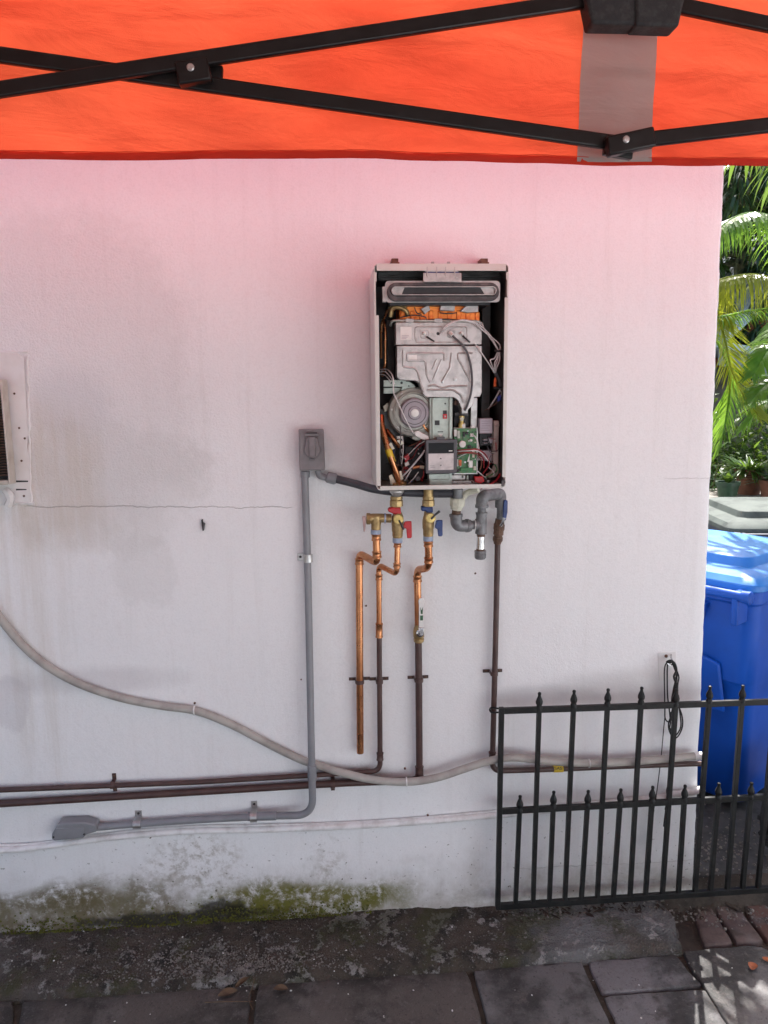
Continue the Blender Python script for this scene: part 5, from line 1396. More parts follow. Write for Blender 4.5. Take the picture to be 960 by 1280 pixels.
# small things on the wall
hk = obj('wall_hook', MB().prism(PX([(x, y, .012) for x, y in ((251.3, 650), (252.8, 649.4), (253.3, 653), (256, 655), (255.2, 658), (254.6, 663.5), (253, 663.8))]), (0, .012, 0)), DARK, bevel=.001)
tag(hk, 'small black plastic hook alone on the bare stucco', 'hook')
for (x, y, lab) in ((376.5, 849, 'small rusty screw in the wall just beside the tall grey conduit'), (594, 716.5, 'small dark screw in the wall below the capped drip leg'), (457.5, 757, 'small dark screw in the wall between the two copper pipes')):
    s = obj('wall_screw', MB().lathe(P(x, y, 0), (0,-1,0), [(-.004,.0036),(.002,.0034),(.003,.0015)], 10), RUST); tag(s, lab, 'screw', 'screws left in the wall')
for (x, y, lab) in ((825.8, 1057.5, 'topmost of three dark wall plugs behind the fence'), (824.8, 1076.5, 'middle one of three dark wall plugs behind the fence'), (823.8, 1095.5, 'lowest of three dark wall plugs behind the fence')):
    s = obj('wall_plug', MB().lathe(P(x, y, 0), (0,-1,0), [(-.004,.0052),(.0012,.005),(.0016,.003)], 12), DARK); tag(s, lab, 'wall plug', 'three wall plugs in a column')

# ================================================================== FENCE
DF = 0.075
fence = thing('metal_fence', 'low black metal fence with spear-topped pickets in front of the wall corner', 'fence', P(770, 1125, DF))
ax = Vector((0, 1, 0))
def flat(pxa, pxb, w, h, name, d=DF):
    mb = MB(); mb.bar(P(*pxa, d), P(*pxb, d), w, h); return obj(name, mb, FENCEM, fence, bevel=.0015)
flat((627, 888.5), (1010, 875.5), .012, .0185, 'top_rail'); flat((625, 1014), (1010, 993), .012, .0185, 'middle_rail'); flat((620, 1133), (1010, 1108), .014, .020, 'bottom_rail')
def picket(t, b, name, w=.0135, spear=True):
    """square bar from the spear's base down; spear turned on top"""
    T, B = P(*t, DF), P(*b, DF); T = T + Vector((rnd.uniform(-.002, .002), rnd.uniform(-.0015, .0015), rnd.uniform(-.002, .002))); B = B + Vector((rnd.uniform(-.002, .002), 0, 0)); u = (T-B).normalized(); L = (T-B).length; hs = .052
    mb = MB(); e = T - u*hs if spear else T
    mb.bar(B, e, w, w, up=Vector((0, 1, 0)))
    p = obj(name, mb, FENCEM, fence, bevel=.001)
    if spear:
        obj('spear', MB().lathe(e - u*.004, u, [(0, .0100), (.006, .0105), (.010, .0088), (.014, .0078), (.020, .0108), (.026, .0112), (.034, .0085), (.042, .0050), (.047, .0045), (.050, .0058), (.054, .0050), (.056, .0015)], 8), FENCEM, p)
picket((627.5, 884.5), (621.5, 1135), 'end_post', .015, False)
for t, b in (((674.5, 864.5), (666, 1128)), ((717.5, 862), (706, 1125)), ((760.5, 860.5), (747, 1122)), ((802.5, 859), (788, 1119)), ((845.5, 860.5), (828.5, 1117)), ((888, 857), (868.5, 1114)), ((929.5, 856), (908.5, 1112)), ((971, 854), (948, 1110))):
    picket(t, b, 'long_picket')
for t, b in (((649.5, 993), (644.5, 1130)), ((692.5, 989), (686, 1127)), ((735.5, 987), (727, 1124)), ((776, 985), (767.5, 1121)), ((816.5, 982.5), (807.5, 1118)), ((856.5, 980.5), (848, 1116)), ((898.5, 978.5), (888.5, 1114)), ((940, 978), (928.5, 1112))):
    picket(t, b, 'short_picket')
cl = [P(613, 885, .05)] + [P(617 + 5.5*math.cos(R(t)), 887.5 + 3.2*math.sin(R(t)), .05 + .018*math.sin(R(t))) for t in range(0, 360, 30)] + [P(628, 887, DF)]
obj('wire_loop', MB().tube(spline([P(628, 885.5, DF), P(622, 885.5, .06), P(614.5, 884.5, .042), P(612.3, 887, .025), P(614.5, 890.5, .042), P(622, 890.5, .06), P(628, 890.5, DF)], 5), .0028, 8), FENCEM, fence)

# hook plate and cord
plate_ = thing('cord_hook', 'small pale plate with a metal hook holding the black cord', 'hook', P(834, 850, 0))
obj('plate', MB().prism(PX([(x, y, .003) for x, y in ((822, 816), (845, 814), (846, 848), (824, 851))]), (0, .002, 0)), PANELM, plate_, bevel=.001)
obj('screw', MB().lathe(P(832.5, 820, .003), (0,-1,0), [(-.001,.0055),(.003,.005),(.004,.002)], 12), RUST, plate_)
obj('wire_hook', MB().tube(spline(PX([(839, 818, .004), (839, 822, .02), (841, 828, .035), (838, 832, .045), (834, 829, .045)]), 5), .0022, 8), CHROME, plate_)
cm = MB()
DCo = 0.040
def loop(pts, r=.0022): cm.tube(spline(PX([(x, y, d) for x, y, d in pts]), 5), r, 6)
loop([(838, 828, DCo), (833, 829, DCo), (830.5, 838, DCo), (830.6, 860, DCo), (831, 885, DCo), (831.5, 898, DCo), (836, 902.5, DCo), (839.5, 898, DCo), (838, 890, DCo-.004)])
loop([(837, 827.5, DCo+.004), (834.5, 831, DCo), (834, 845, DCo), (834.5, 870, DCo-.004), (837, 890, DCo), (838, 903, DCo+.003), (836, 912, DCo)])
loop([(839, 827, DCo), (843.5, 832, DCo), (846, 842, DCo), (844.5, 852, DCo), (842, 863, DCo), (840, 878, DCo), (842.5, 895, DCo)], .0032)
loop([(840, 828, DCo+.004), (845, 836, DCo+.003), (848.5, 846, DCo), (847.5, 853, DCo), (847, 862, DCo), (848, 880, DCo), (852.5, 895, DCo), (853, 908, DCo), (848.5, 919, DCo), (843, 923, DCo), (838, 917, DCo), (835.5, 906, DCo), (838.5, 895, DCo), (841.5, 880, DCo), (843, 862, DCo)])
loop([(841, 830, DCo-.004), (846, 845, DCo-.004), (845, 858, DCo-.002), (847.5, 876, DCo-.004), (850, 892, DCo-.002), (851, 908, DCo-.004), (846, 918, DCo), (841, 920, DCo), (837.5, 910, DCo)])
loop([(838.5, 826.5, DCo+.006), (843, 829, DCo+.006), (845.5, 838, DCo+.006), (842.5, 846, DCo+.006), (845.5, 856, DCo+.005), (843, 866, DCo+.004), (846, 875, DCo+.003), (844, 888, DCo+.003)], .0036)
loop([(838, 828, DCo), (834, 827.5, DCo+.006), (838.5, 825.8, DCo+.008), (843, 829, DCo+.004)], .0040)
loop([(831.2, 895, DCo), (829.5, 912, DCo-.006), (827, 940, DCo-.01), (823, 975, DCo-.01), (819.5, 1000, DCo-.01)], .0015)
loop([(843, 890, DCo), (840, 930, DCo-.004), (838, 960, DCo-.008), (834.5, 985, DCo-.01), (833, 1005, DCo-.01), (829.5, 1033, DCo-.012)], .0021)
loop([(836.5, 978, DCo-.008), (833.5, 988, DCo-.01), (834.5, 998, DCo-.01), (831.5, 1012, DCo-.01)], .0024)
loop([(819.5, 998, DCo-.01), (816, 1015, DCo), (813.5, 1040, DCo), (811.5, 1062, DCo), (812.5, 1078, DCo-.01)], .0034)
loop([(817, 1012, DCo-.004), (814, 1030, DCo+.002), (813.5, 1052, DCo-.004), (811, 1068, DCo)], .003)
cord = obj('hanging_cord', cm, CORD); tag(cord, 'tangled loops of thin black cord hanging from the wall hook by the corner', 'cord')

# ================================================================== BINS AND GARDEN
def loft(mb, rings, cap0=True, cap1=True):
    n = len(rings[0]); o = len(mb.v)
    for rg in rings: mb.v += rg
    for i in range(len(rings)-1):
        for k in range(n):
            mb.f.append((o+i*n+k, o+i*n+(k+1)%n, o+(i+1)*n+(k+1)%n, o+(i+1)*n+k))
    if cap0: mb.f.append(tuple(o+k for k in reversed(range(n))))
    if cap1: mb.f.append(tuple(o+(len(rings)-1)*n+k for k in range(n)))
    return mb
def rr2(w, d, r, z, seg=4, cx=0, cy=0):
    pts = []
    for sx, sy, a0 in ((1, 1, 0), (-1, 1, 90), (-1, -1, 180), (1, -1, 270)):
        for k in range(seg+1):
            a = R(a0 + 90*k/seg); pts.append(Vector((cx + sx*(w/2-r) + r*math.cos(a), cy + sy*(d/2-r) + r*math.sin(a), z)))
    return pts
def place(mb, M): mb.v = [M @ v for v in mb.v]; return mb

# soil between the wall foot and the bricks
mb = MB(); nx_, ny_ = 60, 22
a_, b_ = XEND - .10, 1.75
for i in range(nx_+1):
    x = a_ + (b_ - a_)*i/nx_
    for k in range(ny_+1):
        t_ = k/ny_; y = .09 - .50*t_
        z = .034 - .100*min(1, max(0, t_-.14)*4.5)**.7 + .008*noise.noise(Vector((x*16, y*16, 0))) + .004*noise.noise(Vector((x*50, y*50, 0)))
        mb.v.append(Vector((x, y, z)))
for i in range(nx_):
    for k in range(ny_):
        p = i*(ny_+1)+k; mb.f.append((p, p+ny_+1, p+ny_+2, p+1))
obj('soil', mb, SOIL, kind='structure', angle=80)
# raised slab behind the fence
Z2 = 0.045
mb = MB(); pts = [G(868, 1093, Z2), G(1100, 1080, Z2)]
n = 40; rows = []
yb = 1.9
for i in range(n+1):
    t = i/n; p = pts[0].lerp(pts[1], t)
    e = 0.006*noise.noise(Vector((p.x*22, 0, 0)))
    rows.append([Vector((p.x, p.y+e, -0.07)), Vector((p.x, p.y+e+.004, Z2-.010+.003*noise.noise(p*31))), Vector((p.x, p.y+e+.012, Z2)), Vector((p.x, 0.5, Z2+.004*noise.noise(p*9))), Vector((p.x, yb, Z2))])
for rw in rows: mb.v += rw
for i in range(n):
    for k in range(4):
        mb.f.append((i*5+k, i*5+k+1, i*5+k+6, i*5+k+5))
mb.v = [Vector((max(v.x, edge_x(0.03)+.004) if v.y > -.02 else v.x, v.y, v.z)) for v in mb.v]
obj('bin_pad', mb, DARKC, kind='structure', angle=40)
# rubble on the pad
pb = MB()
for i in range(260):
    p = G(rnd.uniform(866, 965), rnd.gauss(1062, 20), Z2)
    octa(pb, Vector((p.x, p.y, Z2+.001)), abs(rnd.gauss(.004, .003))+.001, rq())
for i in range(500):
    p = G(rnd.uniform(610, 960), rnd.gauss(1139, 7) - (0), -.01)
    if p.y > -.012: continue
    octa(pb, Vector((p.x, p.y, strip_z(p.x, p.y)+.001 if p.x < XEND-.02 else ZB)), abs(rnd.gauss(.003, .002))+.001, rq())
obj('grit', pb, PEB, kind='stuff', smooth=False, recalc=False)

def wheelie(name, lab, base, rot, H, mats, sc=1.0, parts=True):
    """two-wheeled bin: local +y is the handle side, local x its width"""
    t = thing(name, lab, 'wheelie bin', base, 'wheelie bins round the corner')
    M = Matrix.Translation(Vector(base)) @ Matrix.Rotation(rot, 4, 'Z')
    w, d = .62*sc, .74*sc
    mb = MB(); rings = []
    for z, k, kd, off in ((0.03, .84, .80, -.02), (.055, .86, .83, -.015), (.30, .88, .86, -.01), (.58*H/1.05, .915, .90, -.005), (.60*H/1.05, .935, .925, 0), (.80*H/1.05, .955, .95, 0), (H-.10, .97, .97, 0), (H-.095, 1.0, 1.0, 0), (H-.045, 1.0, 1.0, 0)):
        rings.append(rr2(w*k, d*kd, .06, z, 5, 0, off))
    loft(mb, rings); obj('body', place(mb, M), mats[0], t, bevel=.004)
    mb = MB()
    rings = [rr2(w*1.03, d*1.03, .06, H-.044, 5), rr2(w*1.03, d*1.03, .06, H-.020, 5), rr2(w*.97, d*.97, .06, H+.002, 5), rr2(w*.72, d*.66, .05, H+.012, 5), rr2(w*.68, d*.62, .05, H+.045, 5), rr2(w*.60, d*.54, .05, H+.055, 5)]
    loft(mb, rings); obj('lid', place(mb, M), mats[1], t, bevel=.003)
    y = d/2 + .055
    mb = MB().tube([(-w/2, y, H-.05), (w/2, y, H-.05)], .017, 14); ha = obj('handle', place(mb, M), mats[0], t)
    for sx in (-1, 1):
        mb = MB(); mb.box((sx*w*.42-.012, d/2-.02, H-.16), (sx*w*.42+.012, y+.012, H-.035)); obj('handle_arm', place(mb, M), mats[0], t, bevel=.006)
        mb = MB().lathe((sx*w/2 + sx*.001, y, H-.05), (sx, 0, 0), [(-.03, .022), (0, .024), (.004, .018), (.005, .006)], 14); obj('hinge_cap', place(mb, M), mats[0], t)
    for sx in (-.22, .12):
        mb = MB(); mb.prism([(sx*w, d/2*.97, H-.115), (sx*w+.05, d/2*.97, H-.115), (sx*w+.025, d/2*.92, H-.19)], (0, .03, 0)); obj('gusset', place(mb, M), mats[0], t, bevel=.003)
    for sx in (-1, 1):
        mb = MB().lathe((sx*w*.33, d*.27, .085), (sx, 0, 0), [(-.025, .05), (-.025, .085), (.02, .085), (.025, .075), (.025, .03)], 20)
        wh = obj('wheel', place(mb, M), TYREM, t)
    mb = MB().tube([(-w*.33, d*.27, .085), (w*.33, d*.27, .085)], .012, 8); obj('axle', place(mb, M), ZINC, t)
    # moulded grip panel on the handle side
    mb = MB(); mb.prism([(-w*.34, d*.455, H*.44), (-w*.06, d*.455, H*.44), (-w*.08, d*.47, H*.62), (-w*.20, d*.475, H*.66), (-w*.30, d*.47, H*.64)], (0, .020, 0)); obj('grip_panel', place(mb, M), mats[0], t, bevel=.008)
    return t
# near blue bin: its handle side looks to the wall corner, one corner towards the fence
BH = 1.06
ck_ = P(938, 748, -0.25)          # end of the handle bar
BROT = R(126)
cth, sth = math.cos(BROT), math.sin(BROT)
lx, ly = -.62/2, .74/2 + .055
base = Vector((ck_.x - (lx*cth - ly*sth), ck_.y - (lx*sth + ly*cth), Z2))
BH = ck_.z + .05 - Z2
wheelie('wheelie_bin', 'bright blue wheelie bin with its sunlit lid closed behind the fence', base, BROT, BH, (BINB, BINLID))
b2 = P(960, 640, -1.75)
wheelie('wheelie_bin', 'grey-lidded dark bin standing behind the bright blue one', Vector((b2.x+.05, 1.85, -.03)), R(172), P(930, 655, -1.5).z + .03, (NAVY, GREYLID), 1.15)

# knobby tyre leaning by the fence
tp = G(975, 1112, -.02)
ty = thing('barrow_wheel', 'black knobby wheel standing beside the bin behind the fence', 'wheel', (tp.x, .16, Z2))
c = Vector((P(988, 1060, -.14).x, .14, Z2 + .165)); q = Matrix.Rotation(R(28), 3, 'Z')
def wp(a, r, o): return c + q @ Vector((r*math.cos(a), o, r*math.sin(a)))
mb = MB(); n = 40; prof = [(.118, -.03), (.140, -.036), (.158, -.028), (.163, 0), (.158, .028), (.140, .036), (.118, .03)]
for i in range(n):
    for r_, o in prof: mb.v.append(wp(2*math.pi*i/n, r_, o))
m_ = len(prof)
for i in range(n):
    for k in range(m_):
        mb.f.append((i*m_+k, i*m_+(k+1) % m_, ((i+1) % n)*m_+(k+1) % m_, ((i+1) % n)*m_+k))
tyre = obj('tyre', mb, TYREM, ty)
kn = MB()
for i in range(32):
    a = 2*math.pi*i/32
    for o in ((-.020, .006) if i % 2 else (-.006, .020)):
        p = wp(a, .165, o); rad = (p - c).normalized()
        kn.obox(p, rad*.006, (q @ Vector((0, 1, 0)))*.009, rad.cross(q @ Vector((0, 1, 0)))*.008)
kb = obj('tread_knobs', kn, TYREM, tyre, bevel=.001); kb['kind'] = 'stuff'
obj('rim', MB().lathe(c, q @ Vector((0, 1, 0)), [(-.03, .05), (-.026, .118), (.026, .118), (.03, .05)], 32), ZINC, ty)

# planting bench with pots
bd = 3.1
bz = P(905, 621, -bd).z
bench = thing('potting_bench', 'low grey timber bench carrying the flower pots', 'bench', (P(930, 621, -bd).x, bd, -.07))
bx0, bx1 = P(876, 621, -bd).x - .4, P(1000, 621, -bd).x + .7
for k in range(4):
    y = bd - .18 + k*.17
    obj('plank', MB().box((bx0, y, bz-.035), (bx1, y+.16, bz)), TIMBER, bench, bevel=.004)
for x in (bx0+.05, bx1-.05):
    for y in (bd-.14, bd+.42):
        obj('leg', MB().box((x-.03, y-.03, -.07), (x+.03, y+.03, bz-.036)), TIMBER, bench, bevel=.003)
def pot(name, lab, cat, pxc, pyb, pyt, d, wpx, mat, group):
    b = P(pxc, pyb, -d); b.z = bz
    h = P(pxc, pyt, -d).z - bz; r = wpx/2*(2.2+d)/FPX
    t = thing(name, lab, cat, b, group)
    obj('pot', MB().lathe(b, (0,0,1), [(0, r*.72), (h*.80, r*.95), (h*.80, r*1.04), (h, r*1.06), (h, r*.94), (h*.86, r*.90)], 24), mat, t)
    obj('soil', MB().lathe(b + Vector((0, 0, h*.84)), (0,0,1), [(0, r*.91), (.004, r*.91)], 20), SOIL, t)
    return t, b + Vector((0, 0, h*.88)), r
def blade(mb, p, dirv, L, w, droop, seg=5, fold=0.0):
    """one long leaf"""
    d = dirv.normalized(); s = d.cross(Vector((0, 0, 1)))
    s = s.normalized() if s.length > .05 else Vector((1, 0, 0))
    pts = []; q = Vector(p)
    for i in range(seg+1):
        t = i/seg; ww = w*(math.sin(math.pi*(0.12+0.88*t)**.8) if t < 1 else 0)*.5
        ww = w*.5*(min(1, .35+t*2.2))*(1-t**2.2)
        pts.append((q - s*ww, q + s*ww))
        d = (d + Vector((0, 0, -droop/seg))).normalized(); q = q + d*(L/seg)
    o = len(mb.v)
    for a, b in pts: mb.v += [a, b]
    for i in range(seg): mb.f.append((o+2*i, o+2*i+1, o+2*i+3, o+2*i+2))
PG = 'potted plants on the bench'
t, top, r_ = pot('potted_plant', 'dark green pot with a small upright leafy seedling', 'potted plant', 909, 620, 602, bd-.1, 29, GREENPOT, PG)
mb = MB()
for k in range(9):
    a = k*2.4; blade(mb, top, Vector((math.cos(a)*.5, math.sin(a)*.5, 1)), rnd.uniform(.07, .13), .05, .5, 4)
obj('foliage', mb, LEAFG, t, recalc=False)
t, top, r_ = pot('potted_plant', 'wide terracotta pot full of bright green fern', 'potted plant', 936, 612, 586, bd+.12, 36, TERRA, PG)
mb = MB()
for k in range(260):
    a = rnd.uniform(0, 6.28); e = rnd.uniform(.25, 1.3)
    blade(mb, top + Vector((math.cos(a), math.sin(a), 0))*rnd.uniform(0, r_*.9), Vector((math.cos(a)*.9, math.sin(a)*.9, e)), rnd.uniform(.12, .26), .022, rnd.uniform(.6, 1.4), 5)
obj('foliage', mb, LEAFG, t, recalc=False)
t, top, r_ = pot('potted_plant', 'terracotta pot with a spiky grey-green rosette', 'potted plant', 963, 622, 600, bd-.12, 30, TERRA, PG)
mb = MB()
for k in range(46):
    a = k*2.4; e = .1 + 1.3*(k/46)
    blade(mb, top, Vector((math.cos(a), math.sin(a), e)), rnd.uniform(.20, .32), .026, rnd.uniform(.3, .9), 5)
obj('foliage', mb, LEAFD, t, recalc=False)

# ---- palms
def frond_mesh(L, n, ll, lw, arch, seed, hang):
    """a feather leaf springing along +x from the origin; returns leaflet mesh (stalk included)"""
    q = random.Random(seed); mb = MB(); pts = []; p = Vector((0, 0, 0)); el = R(q.uniform(50, 65)); ns = 18
    for i in range(ns+1):
        pts.append(Vector(p)); t = i/ns
        el -= arch/ns*(0.5 + 1.2*t); p = p + Vector((math.cos(el), 0, math.sin(el)))*(L/ns)
    mb.tube(pts, [.013*(1-.8*i/ns)+.001 for i in range(ns+1)], 5)
    for i in range(n):
        t = .14 + .86*i/(n-1); f = t*ns; k = min(int(f), ns-1); b = pts[k].lerp(pts[k+1], f-k); tan = (pts[k+1]-pts[k]).normalized()
        up = Vector((0, 1, 0)).cross(tan)*-1
        for s in (-1, 1):
            l = ll*(math.sin(math.pi*(.12+.80*t)))**.7*q.uniform(.85, 1.1)
            d = tan*(.45+.5*t) + Vector((0, s, 0))*1.0 + up*(.35-.3*t)
            d = (d + Vector((q.uniform(-.12, .12), q.uniform(-.12, .12), q.uniform(-.12, .12)))).normalized()
            pp = Vector(b); o = len(mb.v); dr = hang*q.uniform(.8, 1.3); sg = 4
            side = d.cross(tan).cross(d).normalized()
            side = (tan - d*tan.dot(d)).normalized()
            for j in range(sg+1):
                tt = j/sg; ww = lw*.5*min(1, .5+tt*2)*(1-tt**2.5)+.0008
                mb.v += [pp - side*ww, pp + side*ww]
                d = (d + Vector((0, 0, -dr/sg))).normalized(); pp = pp + d*(l/sg)
            for j in range(sg): mb.f.append((o+2*j, o+2*j+1, o+2*j+3, o+2*j+2))
    me = bpy.data.meshes.new('frond'); me.from_pydata(mb.v, [], mb.f)
    return me
FR = [frond_mesh(1.5, 54, .40, .019, R(75), 1, .9), frond_mesh(1.7, 58, .44, .019, R(95), 2, 1.4), frond_mesh(1.3, 50, .36, .018, R(60), 3, .6), frond_mesh(1.6, 56, .42, .020, R(115), 4, 1.8)]
FRY = []
for me in FR:
    y = me.copy(); FRY.append(y); me.materials.append(PALM); y.materials.append(PALMY)
def palm(lab, base, stems, fronds, seed, yellow=.25, sc=1.0, hgt=1.2):
    q = random.Random(seed)
    t = thing('palm_tree', lab, 'palm tree', base, 'feathery palms in the garden beyond the corner')
    heads = []
    for k in range(stems):
        a = q.uniform(0, 6.28); lean = Vector((math.cos(a), math.sin(a), 0))*q.uniform(.05, .30)
        b = Vector(base) + lean*.4; h = hgt*q.uniform(.75, 1.1); e = b + lean*h*.8 + Vector((0, 0, h))
        mb = MB().tube(spline([b, b.lerp(e, .5) - lean*.05, e], 6), [.035 - .0012*i for i in range(13)], 10)
        obj('trunk', mb, BARK, t); heads.append(e)
    for k in range(fronds):
        h = heads[k % stems]; me = q.choice(FRY if q.random() < yellow else FR)
        o = bpy.data.objects.new('frond', me); COL.objects.link(o); o.parent = t
        o.location = h - Vector(base)
        o.rotation_euler = (q.uniform(-.25, .25), q.uniform(-.35, .45), k*2.4 + q.uniform(-.4, .4)); o.scale = (sc*q.uniform(.8, 1.15),)*3
    return t
def at(px, d, z=-.07):
    p = P(px, 500, -d); return Vector((p.x, d, z))
palm('low bushy palm behind the fern pot', at(995, 4.3), 4, 20, 13, .2, .8, .45)
palm('palm standing beyond the end of the pale blue fascia', at(1090, 5.6), 4, 22, 14, .15, 1.1, 1.5)
palm('small palm with short fronds close behind the planting bench', at(870, 4.0), 3, 14, 15, .3, .7, .35)
def hung_frond(t, pts, n, ll, lw, mat, seed, hang=.8, spread=1.0, stiff=.5):
    q = random.Random(seed); mb = MB(); path = spline([P(x, y, -d) for x, y, d in pts], 7); ns = len(path)-1
    mb.tube(path, [.012*(1-.8*i/ns)+.0015 for i in range(ns+1)], 5)
    for i in range(n):
        t_ = .06 + .94*i/(n-1); f = t_*ns; k = min(int(f), ns-1); b = path[k].lerp(path[k+1], f-k); tan = (path[k+1]-path[k]).normalized()
        sd = tan.cross(Vector((0, 0, 1)))
        sd = sd.normalized() if sd.length > .1 else Vector((1, 0, 0))
        up = sd.cross(tan)
        for s in (-1, 1):
            l = ll*(math.sin(math.pi*(.15+.78*t_)))**.6*q.uniform(.8, 1.15)
            d = (tan*(stiff+.5*t_) + sd*s*spread + up*.35 + Vector((q.uniform(-.15, .15), q.uniform(-.15, .15), q.uniform(-.15, .15)))).normalized()
            pp = Vector(b); o = len(mb.v); dr = hang*q.uniform(.7, 1.3); sg = 5
            side = (tan - d*tan.dot(d)).normalized()
            for j in range(sg+1):
                tt = j/sg; ww = lw*.5*min(1, .5+tt*2)*(1-tt**2.5)+.0008
                mb.v += [pp - side*ww, pp + side*ww]
                d = (d + Vector((0, 0, -dr/sg))).normalized(); pp = pp + d*(l/sg)
            for j in range(sg): mb.f.append((o+2*j, o+2*j+1, o+2*j+3, o+2*j+2))
    return obj('frond', mb, mat, t, recalc=False, smooth=False)
def trunk(t, b, e, r):
    obj('trunk', MB().tube(spline([b, b.lerp(e, .5) + Vector((.04, .03, 0)), e], 6), [r*(1-.03*i) for i in range(13)], 10), BARK, t)
PGp = 'feathery palms in the garden beyond the corner'
bq = at(1003, 4.2); t = thing('palm_tree', 'tall palm with arching fronds hanging in front of the far house', 'palm tree', bq, PGp)
hd = P(1003, 330, -4.2); trunk(t, bq, hd, .05)
hung_frond(t, [(1003, 330, 4.2), (975, 280, 4.0), (945, 266, 3.8), (915, 273, 3.6), (888, 296, 3.4)], 74, .42, 0.0161, PALM, 1, 2.4)
hung_frond(t, [(1003, 340, 4.2), (980, 350, 4.0), (945, 343, 3.7), (912, 346, 3.4), (880, 356, 3.2)], 78, .40, 0.0136, PALMY, 2, 3.4, .7)
hung_frond(t, [(1003, 330, 4.2), (1010, 230, 4.2), (970, 188, 4.2), (925, 200, 4.1), (900, 216, 4.0)], 60, .16, .011, PALM, 3, .5)
hung_frond(t, [(1003, 345, 4.2), (985, 395, 4.0), (965, 425, 3.8), (948, 465, 3.7)], 57, .30, 0.0161, PALM, 5, 1.0)
hung_frond(t, [(1003, 335, 4.2), (1040, 290, 4.0), (1075, 300, 3.8), (1100, 340, 3.6)], 61, .40, 0.0161, PALM, 6, 1.8)
bq = at(868, 3.7); t = thing('palm_tree', 'leaning palm with a yellow-green fan of leaves beside the wall corner', 'palm tree', bq, PGp)
hd = P(872, 400, -3.7); trunk(t, bq, hd, .045)
hung_frond(t, [(872, 400, 3.7), (893, 390, 3.6), (906, 425, 3.5), (915, 465, 3.4), (932, 498, 3.3), (950, 522, 3.2)], 78, .30, 0.0099, PALMY, 11, .35, .9, .8)
hung_frond(t, [(872, 405, 3.7), (895, 425, 3.6), (912, 470, 3.55), (908, 520, 3.5), (898, 566, 3.5)], 71, .26, 0.0112, PALM, 12, .7, .8, .8)
hung_frond(t, [(872, 400, 3.7), (900, 396, 3.5), (930, 390, 3.4), (965, 384, 3.3)], 57, .20, 0.0087, PALM, 13, 1.6, .8)
hung_frond(t, [(872, 400, 3.7), (890, 360, 3.7), (905, 372, 3.6), (912, 410, 3.5)], 54, .24, 0.0099, PALMY, 14, 2.0, .7)
hung_frond(t, [(872, 400, 3.7), (850, 350, 3.9), (830, 360, 4.1)], 51, .3, 0.0124, PALM, 15, 1.4)
bq = at(1012, 3.6); t = thing('palm_tree', 'shorter bright green palm leaning over the terracotta pots', 'palm tree', bq, PGp)
hd = P(1012, 500, -3.6); trunk(t, bq, hd, .04)
hung_frond(t, [(1012, 500, 3.6), (990, 440, 3.5), (965, 432, 3.4), (940, 470, 3.3)], 64, .26, 0.0149, PALM, 21, .8)
hung_frond(t, [(1012, 500, 3.6), (985, 470, 3.4), (960, 478, 3.3), (935, 505, 3.2)], 61, .24, 0.0149, PALM, 22, .7)
hung_frond(t, [(1012, 500, 3.6), (985, 500, 3.5), (955, 505, 3.4), (930, 535, 3.4)], 61, .24, 0.0136, PALM, 23, .9)
hung_frond(t, [(1012, 500, 3.6), (1030, 440, 3.5), (1060, 430, 3.4), (1085, 460, 3.3)], 61, .3, 0.0161, PALM, 24, 1.2)
# ---- dense trees with drooping dark leaves
def drooping_tree(lab, base, h, rad, n, seed, mat=LEAFD, zlo=.35):
    q = random.Random(seed); base = Vector(base)
    t = thing('broadleaf_tree', lab, 'tree', base, 'dark trees behind the palms')
    tr = MB(); top = base + Vector((q.uniform(-.2, .2), q.uniform(-.2, .2), h*.6))
    tr.tube(spline([base, base.lerp(top, .5) + Vector((.1, 0, 0)), top], 6), [.13 - .006*i for i in range(13)], 10)
    obj('trunk', tr, BARK, t)
    lb = MB(); lf = MB()
    for i in range(n//26):
        a = q.uniform(0, 6.28); rr_ = rad*math.sqrt(q.random()); zc = h*q.uniform(zlo, 1.0)
        k = 1 - .5*((zc/h - .6)/.5)**2
        c = base + Vector((math.cos(a)*rr_*k, math.sin(a)*rr_*k, zc))
        if i % 6 == 0: lb.tube(spline([top + Vector((0, 0, (zc-h*.6)*.3)), top.lerp(c, .5) + Vector((0, 0, .1)), c], 4), [.03 - .003*j for j in range(9)], 6)
        for j in range(26):
            d = Vector((q.gauss(0, 1), q.gauss(0, 1), q.gauss(-.2, .6)))
            blade(lf, c + d*.05, d, q.uniform(.16, .34), q.uniform(.028, .05), q.uniform(1.2, 2.8), 4)
    obj('limbs', lb, BARK, t); o = obj('crown', lf, mat, t, recalc=False, smooth=False); return t
drooping_tree('tall dark tree with long drooping leaves just under the canopy edge', at(930, 7.4), 6.0, 1.5, 9000, 21, LEAFD, .30)
drooping_tree('dark leafy tree filling the gap behind the tall palm', at(985, 8.4), 6.2, 1.7, 8000, 22, LEAFD, .28)
drooping_tree('mid-green leafy tree at the far edge of the garden', at(870, 8.0), 5.5, 1.6, 7000, 23, LEAFG, .12)
drooping_tree('bushy green tree beyond the awning end', at(1090, 8.2), 5.4, 1.7, 7000, 24, LEAFG, .1)
drooping_tree('added unseen tree that shades the slabs from above the canopy edge', Vector((2.80, 1.05, -.07)), 4.0, 1.0, 7600, 25, LEAFG, .745)  # placed out of view to break up the sunlight on the slabs
drooping_tree('full green tree behind the house side wall', Vector((2.0, 9.0, -.07)), 4.6, 1.5, 6000, 26, LEAFG, .06)
drooping_tree('dark full tree between the house side and the palms', Vector((3.1, 10.2, -.07)), 5.2, 1.5, 6000, 27, LEAFD, .05)
